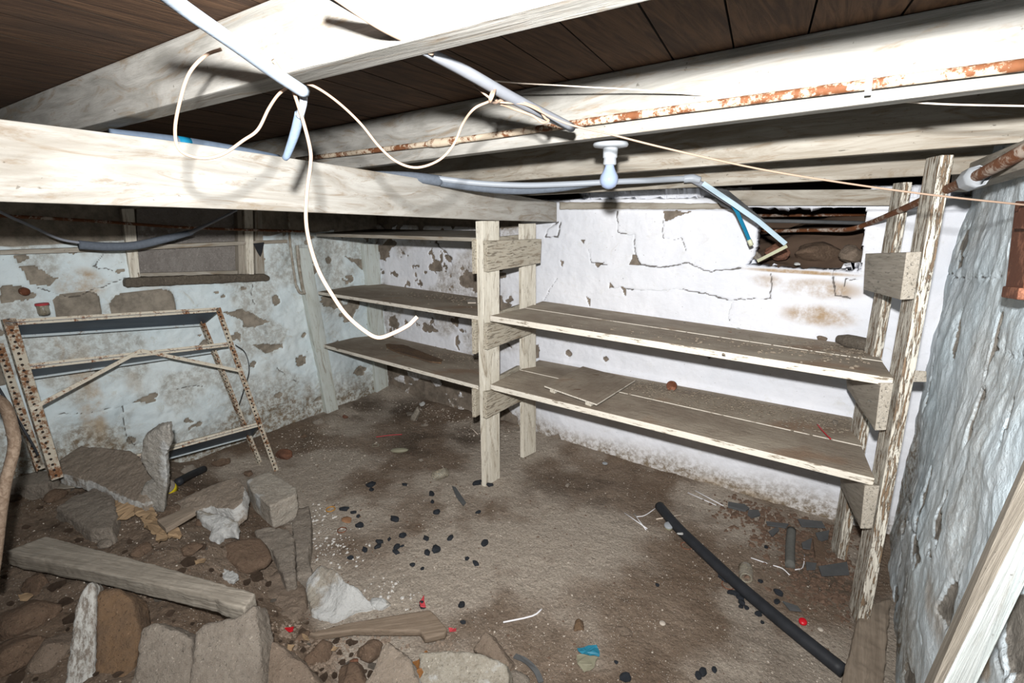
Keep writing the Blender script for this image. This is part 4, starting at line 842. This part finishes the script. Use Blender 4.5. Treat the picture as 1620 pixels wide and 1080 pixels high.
# fine grit, nobody could count it
def grit(name, n, pick, smin, smax, mat, label):
    r2 = random.Random(name); vs = []; fs = []
    for _ in range(n):
        p = pick(r2)
        if p is None: continue
        s = r2.uniform(smin, smax)*r2.choice((.6, 1, 1, 1.5)); a0 = r2.uniform(0, 6.28); b = len(vs); k = 5; hh = s*r2.uniform(.3, .8)
        for q in range(k): a = a0+q*6.283/k; rr = s*r2.uniform(.6, 1.1)*(1.6 if q == 0 else 1); vs.append((p[0]+rr*math.cos(a), p[1]+rr*math.sin(a), p[2]-.001))
        for q in range(k): a = a0+q*6.283/k; rr = s*r2.uniform(.4, .8); vs.append((p[0]+rr*math.cos(a), p[1]+rr*math.sin(a), p[2]+hh*r2.uniform(.6, 1)))
        fs.append(tuple(b+k+q for q in range(k))); fs += [(b+q, b+(q+1) % k, b+k+(q+1) % k, b+k+q) for q in range(k)]
    return tag(mesh(name, vs, fs, mat), label, 'grit', kind='stuff')
def fpick(cx=None, sx=1., sy=1.):
    def f(r):
        if cx is None: x = r.uniform(-3.2, .28); y = r.uniform(.2, 2.8)
        else: c = cx[r.randrange(len(cx))]; x = r.gauss(c[0], sx); y = r.gauss(c[1], sy)
        if not (-3.2 < x < .27 and .1 < y < 2.76): return None
        return (x, y, float(terr(x, y)))
    return f
grit('pale_floor_grit', 4600, fpick(), .0011, .0036, M_CHIP, 'pale plaster grit scattered all over the dirt floor')
grit('pale_wall_foot_grit', 1100, fpick([onz(*q) for q in ((490, 700), (560, 645), (640, 640), (720, 660), (780, 690), (530, 720), (700, 650))], .20, .10), .0015, .0055, M_CHIP, 'pale plaster crumbs at the foot of the walls in the far left corner')
grit('white_mortar_crumbs', 260, fpick([onz(*q) for q in ((500, 815), (520, 850), (545, 870), (500, 870), (620, 940))], .07, .05), .0015, .0065, plain('white_mortar', (.55, .54, .51), .9, 0, .1), 'white mortar crumbs on the floor right of the tall edge stone')
grit('dark_floor_grit', 1700, fpick(), .0015, .005, M_CHIPB, 'dark brown grit scattered over the floor')
grit('dark_corner_debris', 1500, fpick([onz(*q) for q in ((1290, 880), (1240, 850), (1300, 930), (1200, 815), (1310, 830))], .10, .10), .003, .014, M_CHIPB, 'brown rotten debris heaped around the foot of the right-hand posts')
grit('gravel_heap', 520, fpick([T(*q) for q in ((450, 1000), (490, 1020), (540, 1020), (520, 1050), (480, 1060), (600, 1010), (690, 1010))], .04, .035), .003, .009, plain('gravel_mix', (.22, .17, .13), .9, 0, .6, 90), 'brown gravel heaped at the bottom edge around the broken board')

# ================================================================ THINGS ON THE FLOOR
def floortube(name, pts, r, mat, label, cat, up=0, seg=12, n=6): return tag(tube(name, [T(x, y, (up or r*.9)) for x, y in pts], r, mat, seg=seg, n=n), label, cat)
bp_ = floortube('black_pipe', [(1043, 800), (1058, 818), (1080, 842), (1120, 880), (1165, 922), (1215, 965), (1270, 1010), (1335, 1062)], .0255, M_BLACK, 'long black rubber pipe lying across the floor towards the lower right', 'pipe', seg=18)
c = T(1076, 846, .03); tag(rock('white_tape_scrap', c+V(0, 0, .008), (.016, .010, .006), M_WHITER, 3, .6, sub=2), 'whitish scrap stuck on the long black pipe near the round tin', 'scrap')
cc = T(1058, 832, .012); tn = thing('round_tin', 'small round tin with a pale lid beside the top end of the long black pipe', 'tin', cc); M = Matrix.Translation(Vector(cc)) @ Matrix.Rotation(.25, 4, 'X')
lathe('body', [(0, -.014), (.0215, -.014), (.022, .008)], M_YEL, tn, M); lathe('lid', [(0, .011), (.0195, .011), (.0225, .008), (.0225, .003)], M_CERAM, tn, M)
(floortube('half_round_tile', [(1252, 838), (1250, 868), (1250, 895)], .021, M_DGREYT, 'short grey ribbed tube on the debris between the long black pipe and right posts', 'tube'))
# straws
sw = [([(1003, 812), (1022, 838)], 'white straw in the crossed group left of the black pipe, its short upper piece'), ([(988, 811), (1024, 836)], 'white straw in the crossed group left of the black pipe, running down to the right'),
      ([(1007, 817), (1020, 815), (1038, 803)], 'bent white straw touching the top end of the long black pipe'), ([(1088, 779), (1133, 799)], 'left one of two parallel white sticks at the foot of the back wall'),
      ([(1100, 776), (1145, 800)], 'right one of two parallel white sticks at the foot of the back wall'), ([(1038, 821), (1078, 814)], 'pinkish short stick under the top end of the long black pipe'),
      ([(1188, 882), (1214, 891)], 'short straight white stick left of the grey ribbed tube'), ([(1223, 894), (1238, 899), (1250, 910)], 'bent white straw just below the grey ribbed tube'),
      ([(1257, 901), (1270, 897), (1273, 876)], 'bent white straw right of the grey ribbed tube'), ([(796, 984), (842, 974), (857, 963)], 'long white bent straw lying alone on the open floor at the bottom centre'),
      ([(742, 673), (756, 687)], 'pale twig on the floor just left of the middle shelf post')]
for q, lab in sw: floortube('drinking_straw' if 'straw' in lab else 'thin_stick', q, .0026 if 'alone' not in lab else .0034, M_WPLAS if 'pinkish' not in lab and 'twig' not in lab else M_WIRE, lab, 'straw' if 'straw' in lab else 'stick', up=.004, seg=7, n=3)
# jars lying on the floor
def jar(x, y, r, L, rz, label, rx=math.radians(90)):
    c = T(x, y, r*.75); j = thing('glass_jar', label, 'jar', c); M = Matrix.Translation(Vector(c)) @ Matrix.Rotation(rz, 4, 'Z') @ Matrix.Rotation(rx, 4, 'X')
    lathe('body', [(0, -L/2), (r*.9, -L/2), (r, -L/2+.005), (r, L/2-.015), (r*.84, L/2-.005), (r*.84, L/2)], M_GLASS, j, M)
    lathe('base_ring', [(r*.62, L/2-.002), (r*.9, L/2-.001), (r*.84, L/2+.004), (r*.62, L/2+.003)], M_GLASS, j, M)
jar(697, 750, .030, .085, -.35, 'dusty glass jar lying on the open floor left of the middle shelf post')
jar(1180, 905, .030, .075, .2, 'dusty glass jar with orange dirt inside, lying against the long black pipe')
c = T(632, 712, .01); tag(rock('half_buried_bottle', c, (.06, .024, .016), M_OLIVE, 6, .7, facets=0, amp=.05, fine=.02), 'dark bottle half buried in the dirt between the red stick and the glass jar', 'bottle')
def ring(x, y, R, r, mat, label, up=.004, name='metal_ring', seg=26, tilt=0.):
    c = T(x, y, up); P = [c+V(R*math.cos(a), R*math.sin(a), tilt*math.sin(a)*R) for a in np.linspace(0, 2*math.pi, seg)]
    return tag(tube(name, P, r, mat, curve=False, seg=8, cap=False), label, 'ring')
ring(523, 805, .023, .0028, plain('orange_rubber', (.42, .20, .03), .5, 0, .3), 'brownish orange ring on the floor right of the cube-like block', up=.01)
ring(1086, 863, .026, .002, M_RUST, 'thin rusty ring pressed into the floor below the round tin')
ring(1152, 925, .026, .002, M_RUST, 'thin rusty ring under the middle of the long black pipe, among black crumbs')
ring(541, 838, .022, .0025, M_RUST, 'rusty ring in the orange stain below the brownish orange ring')
ring(594, 704, .022, .004, M_GLASS, 'dusty glass jar rim lying on the floor below the red stick')
ring(838, 696, .016, .003, M_CERAM, 'pale ring on the floor between the two middle shelf posts')
c = T(548, 822, .003); tag(rock('rust_cake', c, (.035, .028, .006), plain('orange_rust', (.26, .14, .075), .9, 0, .3), 12, 0, sub=3), 'orange rust-stained crust on the floor beside the brownish orange ring', 'crust')
def disc(x, y, r, mat, label, name='bottle_cap', cat='cap', th=.005, rx=0.):
    c = T(x, y, .004); tag(lathe(name, [(0, th), (r*.85, th), (r, th*.6), (r, 0), (0, 0)], mat, None, Matrix.Translation(Vector(c)) @ Matrix.Rotation(rx, 4, 'X')), label, cat)
disc(957, 733, .017, M_CERAM, 'pale round cap at the foot of the back wall under the lower shelf'); disc(1270, 984, .015, M_RED, 'bright red bottle cap on the brown debris near the right-hand post foot', th=.012, rx=.4)
disc(1298, 996, .010, M_CHIP, 'small pale disc right of the bright red cap'); disc(1048, 986, .012, M_CHIP, 'small pale pebble-like disc on the open floor left of the red cap')
# charcoal crumbs
rnd = random.Random(5); cp = [rock('charcoal_lump', (0, 0, -5), (1, .7, .5), M_COAL, 130+i, 0, sub=2, fine=.12) for i in range(4)]; used2 = [0]*4
CH = [(586, 768, 17), (588, 775, 10), (545, 806, 14), (559, 811, 9), (567, 817, 8), (569, 832, 15), (624, 822, 16), (683, 782, 12), (684, 794, 9), (691, 811, 13), (756, 811, 10), (637, 848, 13), (600, 858, 14), (597, 866, 12), (577, 870, 12), (616, 853, 8), (628, 866, 13),
      (627, 874, 12), (636, 864, 6), (674, 852, 12), (690, 870, 18), (676, 875, 13), (712, 852, 12), (767, 860, 15), (555, 883, 10), (653, 894, 10), (668, 900, 8), (739, 884, 9), (753, 892, 12), (640, 767, 9), (668, 960, 12), (730, 958, 14), (733, 985, 9), (1141, 913, 12), (1147, 918, 12), (1158, 938, 13),
      (1165, 940, 11), (1170, 946, 12), (1173, 954, 12), (1181, 962, 9), (1172, 960, 9), (1200, 972, 11), (1206, 985, 7), (1232, 939, 13), (1229, 953, 10), (1040, 926, 8), (1112, 1064, 14), (1105, 1070, 12), (1130, 1060, 10), (990, 1073, 18), (975, 1048, 7), (755, 765, 16), (774, 768, 14), (1203, 920, 8), (1212, 866, 8)]
for x, y, w_ in CH:
    p = T(x, y); d = np.linalg.norm(p-C0); s = w_*d/FPX/2*1.05; j = rnd.randrange(4)
    if used2[j]: o = cp[j].copy(); COL.objects.link(o)
    else: o = cp[j]; used2[j] = 1
    o.matrix_basis = Matrix.Translation(Vector(p)+Vector((0, 0, s*.25))) @ Matrix.Rotation(rnd.uniform(0, 6.3), 4, 'Z') @ Matrix.Diagonal((s, s, s, 1))
    reg = ('by the middle shelf post foot' if y < 772 and x > 740 else 'beside the middle of the long black pipe' if x > 1130 and y < 1000 else 'in the front centre near the bottom edge' if y > 920 else 'on the pale middle of the dirt floor')
    tag(o, 'small black charcoal lump lying '+reg, 'charcoal', 'charcoal lumps '+reg)
# slate chips near the right posts and long pieces
def chip(name, px, up, th, mat, label, cat='fragment'): t = topface(px, up); return tag(drop(name, t, th, mat, bevel=.001), label, cat)
chip('slate_strip', [(715, 768), (721, 770), (737, 794), (733, 799), (722, 785)], .008, .008, M_SLATE, 'narrow dark slate strip on the floor left of the middle shelf post foot')
chip('slate_piece', [(1152, 793), (1178, 797), (1186, 803), (1180, 807), (1152, 800)], .015, .012, M_SLATE, 'dark slate piece at the foot of the back wall right of the parallel white sticks')
chip('slate_piece', [(1184, 806), (1200, 806), (1203, 813), (1190, 817), (1183, 812)], .015, .012, M_SLATE, 'square dark slate piece next to the first slate at the back wall foot')
for q, lab in (([(1216, 840), (1230, 832), (1233, 838), (1222, 848)], 'leftmost dark slate chip beside the grey ribbed tube'), ([(1212, 824), (1248, 828), (1244, 834), (1214, 830)], 'long dark slate chip above the grey ribbed tube'),
               ([(1268, 858), (1285, 850), (1282, 868), (1270, 866)], 'dark slate chip right of the grey ribbed tube'), ([(1290, 842), (1312, 838), (1310, 852), (1296, 856)], 'dark slate chip left of the rear right-hand post'),
               ([(1295, 895), (1340, 888), (1344, 908), (1300, 910)], 'largest dark slate sheet at the foot of the rear right-hand post'), ([(1275, 888), (1292, 890), (1290, 900), (1276, 900)], 'small slate chip left of the largest slate sheet'),
               ([(1238, 950), (1262, 958), (1268, 966), (1250, 964)], 'thin slate sliver above the bright red cap'), ([(1262, 820), (1300, 824), (1306, 834), (1268, 832)], 'flat slate sheet against the back wall left of the rear post')):
    chip('slate_chip', q, .022, .006, M_SLATE, lab)
chip('brick_shard', [(1286, 850), (1304, 858), (1306, 885), (1290, 880)], .03, .015, M_BRST, 'brown shard standing in the debris left of the rear right-hand post foot')
# rubber strip, wrappers, red scraps
a = catmull([T(814, 1036, .006), T(832, 1044, .012), T(848, 1060, .012), T(856, 1078, .008)], 5); sd = [np.cross((a[min(i+1, len(a)-1)]-a[max(0, i-1)]), V(0, 0, 1)) for i in range(len(a))]; sd = [q/np.linalg.norm(q)*.010 for q in sd]
lp_ = [p+q for p, q in zip(a, sd)]+[p-q for p, q in zip(a, sd)][::-1]; tag(solid('rubber_strip', lp_, [p-V(0, 0, .006) for p in lp_], M_SLATE, bevel=.001), 'curved dark rubber strip on the floor at the bottom edge right of the granite block', 'strip')
def sheet(name, px, up, amp, mat, label, cat, seed=0, n=10, parent=None):
    """small crumpled sheet: polygon filled, subdivided and crumpled"""
    t = [T(x, y, up) for x, y in px]; c = np.mean(t, 0); bm = bmesh.new(); bm.faces.new([bm.verts.new(Vector(p-c)) for p in t])
    bmesh.ops.triangulate(bm, faces=bm.faces)
    for _ in range(4): bmesh.ops.subdivide_edges(bm, edges=bm.edges, cuts=1)
    for v in bm.verts: q = v.co*26+Vector((seed, seed*2, 0)); v.co += Vector((mn.noise(q+Vector((9, 0, 0)))*.5, mn.noise(q+Vector((0, 9, 0)))*.5, abs(mn.noise(q)*1.3)))*amp
    me = bpy.data.meshes.new(name); bm.to_mesh(me); bm.free(); me.materials.append(mat)
    o = link(bpy.data.objects.new(name, me), None, Matrix.Translation(Vector(c))); s_ = o.modifiers.new('thickness', 'SOLIDIFY'); s_.thickness = .0015; return tag(o, label, cat)
sheet('blue_wrapper', [(912, 1028), (925, 1024), (945, 1022), (948, 1038), (930, 1037), (915, 1033)], .012, .012, M_TEAL, 'torn teal blue wrapper scrap on the floor at the bottom centre', 'wrapper', 1)
sheet('plastic_film', [(912, 1036), (930, 1038), (947, 1040), (940, 1056), (924, 1064), (914, 1050)], .006, .010, M_OLIVE, 'dirty olive plastic film attached below the teal wrapper scrap', 'film', 2)
sheet('red_scrap', [(663, 955), (671, 942), (674, 960), (664, 961)], .02, .01, M_REDD, 'faded red scrap behind the right end of the broken board', 'scrap', 3)
c = T(667, 953, .02); tag(rock('charcoal_lump', c, (.011, .010, .008), M_COAL, 4, 0, sub=2), 'black lump lying on the faded red scrap behind the broken board', 'charcoal')
sheet('pink_scrap', [(709, 995), (722, 993), (722, 1001), (711, 1001)], .008, .008, M_REDD, 'pinkish scrap just right of the broken board tip', 'scrap', 4)
sheet('red_scrap', [(450, 993), (466, 992), (463, 1001), (456, 1000)], .02, .01, M_RED, 'small bright red scrap on the gravel left of the broken board', 'scrap', 5)
# crumpled leaves / paper on the mound
LV = [([(168, 815), (185, 780), (210, 782), (218, 800), (212, 818), (192, 826), (172, 824)], 'largest crumpled brown leaf on the slab left of the small board offcut'), ([(215, 802), (240, 806), (250, 815), (236, 826), (216, 815)], 'crumpled tan leaf left of the small board offcut'),
      ([(222, 820), (250, 822), (262, 838), (246, 848), (228, 836)], 'pale torn leaf just below the small board offcut'), ([(245, 842), (262, 838), (268, 852), (258, 862), (248, 855)], 'tan leaf scrap at the lower end of the leaf litter'),
      ([(268, 836), (285, 838), (290, 850), (276, 856), (266, 848)], 'whitish curled leaf right of the leaf litter'), ([(30, 942), (45, 938), (55, 944), (46, 950), (34, 950)], 'single tan leaf on the soil left of the thin sparkling slab'),
      ([(476, 1004), (488, 1006), (490, 1013), (480, 1013)], 'tan leaf scrap left of the broken board'), ([(455, 1022), (464, 1020), (462, 1030), (456, 1030)], 'tan leaf scrap on the gravel heap'), ([(308, 888), (325, 884), (322, 892), (310, 894)], 'thin tan leaf above the right part of the weathered timber'),
      ([(528, 1022), (536, 1026), (530, 1032), (524, 1028)], 'small tan leaf in the middle of the gravel heap')]
for i, (q, lab) in enumerate(LV): sheet('dry_leaf', q, .03 if i < 5 else .02, .022 if i < 5 else .012, M_LEAF, lab, 'leaf', 10+i)
a = topface([(340, 905), (352, 898), (368, 902), (378, 910), (370, 918), (352, 914)], .012); tag(drop('mortar_patch', a, .02, M_WHITER, rough=(.004, .014, .02, .004)), 'crumbly white mortar scatter above the right half of the weathered timber', 'mortar')
sheet('brown_leaf', [(640, 1068), (646, 1052), (664, 1044), (676, 1034), (679, 1046), (672, 1064), (660, 1080), (640, 1085)], .075, .02, plain('rusty_brown_leaf', (.20, .09, .03), .6, 0, .5, 30), 'large rusty brown curled leaf leaning on the left end of the speckled granite block', 'leaf', 30)
# rotten stump and red stick in the far left corner
tag(rock('rotten_stump', T(657, 660, .03)+V(0, 0, .01), (.030, .026, .095), M_GREYW, 141, .3, (.35, .5), sub=4, amp=.3, fine=.12), 'rotten splintered wood stump on the floor under the lowest left shelf', 'stump')
floortube('red_stick', [(595, 691), (618, 688), (636, 687)], .0032, M_REDD, 'thin red stick on the floor in the far left corner', 'stick', up=.006, seg=7)
# ================================================================ THINGS ON THE SHELVES AND IN THE OPENING
def plane4(a, b, c): n = np.cross(b-a, c-a); return a, n/np.linalg.norm(n)
S1 = plane4(ony(775, 499, 2.055), ony(1414, 598, 2.055), ony(1372, 548, 2.80)); S2 = plane4(ony(776, 608, 2.055), ony(1384, 756.5, 2.055), ony(1348, 660, 2.80))
S3 = plane4(ony(503, 461, 2.12), ony(757, 500, 2.07), ony(770, 472, 2.78)); S4 = plane4(ony(512, 545, 2.12), ony(757, 610, 2.07), ony(768, 566, 2.78))
on = lambda S, x, y, up=0.: onpl(x, y, S[0]+V(0, 0, up), S[1])
hl = thing('square_wooden_lid', 'square wooden lid with two slots and battens underneath, lying on the lower right shelf', 'lid', on(S2, 930, 612))
a = [on(S2, x, y, .026) for x, y in ((861, 610), (922, 579), (1005, 601), (944, 639))]; solid('panel', a, [p-V(0, 0, .008) for p in a], M_SHELF, hl, bevel=.0015)
for q in (((928, 640), (946, 637), (948, 640), (932, 643)), ((985, 612), (1003, 602), (1004, 606), (988, 615))):
    pass
for u0 in (.12, .80):
    A_ = a[0]*(1-u0)+a[3]*u0; B_ = a[1]*(1-u0)+a[2]*u0; w0 = (a[3]-a[0])*.1; f = [A_, B_, B_+w0, A_+w0]; f = [p-V(0, 0, .0085) for p in f]; solid('batten', f, [p-V(0, 0, .0155) for p in f], M_POST, hl, bevel=.001)
for u0, v0 in ((.5, .2), (.42, .82)):
    c = a[0]+(a[3]-a[0])*u0+(a[1]-a[0])*v0; rock('slot', c+V(0, 0, .0005), (.022, .006, .002), M_BRST, 5, .7, facets=0, amp=0, sub=2, parent=None); o = COL.objects[-1]; o.parent = hl; o.matrix_basis = Matrix.Translation(-Vector(hl.location)) @ o.matrix_basis
c = on(S2, 1063, 610, .022)+V(0, 0, .0); M = Matrix.Translation(Vector(c)) @ Matrix.Rotation(math.radians(75), 4, 'X'); tag(lathe('rusty_tin_lid', [(0, .004), (.020, .004), (.026, .012), (.028, .010), (.027, -.008), (0, -.008)], M_RUST, None, M), 'round rusty tin lid standing against the back wall on the lower right shelf', 'lid')
tag(tube('red_stick', [on(S2, 1293, 671, .004), on(S2, 1303, 683, .004), on(S2, 1314, 694, .004)], .003, M_RED, seg=6), 'thin red stick on the right end of the lower right shelf', 'stick')
c0, c1 = on(S1, 1326, 536, .03), on(S1, 1374, 546, .03); tag(tube('dirty_bottle', [c0, c0*.7+c1*.3, c0*.45+c1*.55, c1*.85+c0*.15, c1], [.018, .030, .031, .030, .022], mk_stone('dirty_bottle_glass', (.16, .14, .11), (.11, .09, .07), (.22, .2, .17)), seg=20), 'dirt-covered bottle lying at the right end of the upper right shelf', 'bottle')
a = [on(S4, x, y, .012) for x, y in ((610, 543), (640, 545), (700, 568), (698, 573), (680, 571), (628, 556), (612, 549))]; tag(solid('rotten_board', a, [p-V(0, 0, .012) for p in a], M_OCH, bevel=.001, rough=(.005, .006, .03)), 'rotten orange-brown strip of board on the lowest left shelf', 'board')
a = [on(S3, x, y, .01) for x, y in ((738, 474), (752, 474), (753, 478), (740, 478))]; tag(solid('pale_chip', a, [p-V(0, 0, .008) for p in a], M_CHIP, bevel=.001), 'pale chip lying on the middle left shelf near the post', 'chip')
SH = [(S1, 1212, 523, .020, M_BRICK, 'brick-red stone on the upper right shelf near its right end'), (S1, 1168, 521, .014, M_WHITER, 'white stone on the upper right shelf left of the brick-red stone'), (S1, 1158, 512, .014, M_SLATE, 'dark slate lump at the wall on the upper right shelf'),
      (S1, 1083, 512, .013, M_SLATE, 'bluish dark stone at the wall in the middle of the upper right shelf'), (S1, 1040, 500, .018, M_SLATE, 'long dark stone at the wall left of the bluish one'), (S1, 1278, 527, .035, M_CONC, 'whitish mortar lump at the wall left of the dirty bottle'),
      (S1, 1300, 535, .025, M_RENDER, 'brown mortar lump touching the dirty bottle'), (S1, 838, 478, .012, M_BRST, 'small brown stone at the left end of the upper right shelf'), (S2, 1322, 668, .020, M_CONC, 'pale stone at the right back end of the lower right shelf'), (S1, 1155, 526, .010, M_BRICK, 'small orange stone left of the white stone on the upper shelf')]
for i, (S, x, y, s, m, lab) in enumerate(SH): tag(rock('shelf_stone', on(S, x, y, s*.35), (s, s*.8, s*.6), m, 160+i, i, sub=3), lab, 'stone')
def spick(S, x0, y0, x1, y1, sx, sy):
    def f(r):
        t = r.random(); p = on(S, x0+(x1-x0)*t+r.gauss(0, sx), y0+(y1-y0)*t+abs(r.gauss(0, sy)), .001); return p if p[1] < 2.80 else None
    return f
grit('upper_shelf_rubble', 1700, spick(S1, 858, 479, 1368, 552, 4, 11), .002, .008, plain('shelf_rubble', (.21, .175, .135), .9, 0, .6, 70), 'crumbly mortar and dirt along the wall on the upper right shelf')
grit('lower_shelf_rubble', 1300, spick(S2, 990, 598, 1346, 664, 4, 12), .002, .007, bpy.data.materials['shelf_rubble'], 'crumbly mortar and dirt along the wall on the lower right shelf')
grit('left_shelf_rubble', 500, spick(S4, 600, 529, 768, 567, 4, 9), .002, .007, bpy.data.materials['shelf_rubble'], 'crumbly mortar and dirt along the wall on the lowest left shelf')
grit('middle_shelf_rubble', 420, spick(S3, 598, 449, 768, 473, 4, 6), .002, .006, bpy.data.materials['shelf_rubble'], 'crumbly mortar and dirt along the wall on the middle left shelf')
OB = [((1228, 395), (.075, .05, .05), M_BRICK, 'orange-brown brick lump in the wall opening under the strip tips'), ((1300, 398), (.14, .08, .06), M_BRST, 'large brown earth block at the back of the wall opening'), ((1345, 400), (.07, .06, .05), M_RENDER, 'grey-brown stone at the right inside the wall opening'), ((1195, 402), (.04, .03, .025), M_CONC, 'grey stone at the left edge inside the wall opening'), ((1262, 414), (.018, .012, .008), M_WHITER, 'small white chip on the soil in the wall opening')]
for i, ((x, y), s, m, lab) in enumerate(OB): tag(rock('opening_stone', ony(x, y, (2.98, 3.2, 3.02, 2.92, 2.9)[i])-V(0, 0, .01), s, m, 180+i, i*.7, sub=4, facets=9), lab, 'stone')

# pale sleeve lying behind the main beam, and the grey timber along the top of the right wall
ps = thing('pale_sleeve', 'pale pipe sleeve with a blue mark showing just over the top of the main beam', 'pipe', onx(300, 229, -1.76))
tube('sleeve', [onx(175, 216, -1.76), onx(240, 222, -1.76), onx(300, 229, -1.76), onx(380, 242, -1.76), onx(440, 254, -1.76)], .021, M_BFOAM, ps, seg=16)
tube('blue_mark', [onx(281, 226.5, -1.759), onx(300, 229, -1.759)], .0216, M_BLUE, ps, seg=16)['label'] = 'blue printed mark'
a = [onx(x, y, .26) for x, y in ((1506, 270), (1650, 208), (1650, 256), (1504, 304))]
tag(solid('wall_timber', a, [p+V(.05, 0, 0) for p in a], M_TIER, axis=a[1]-a[0]), 'grey timber along the top of the right wall, behind the rusty pipe with coupling', 'timber')
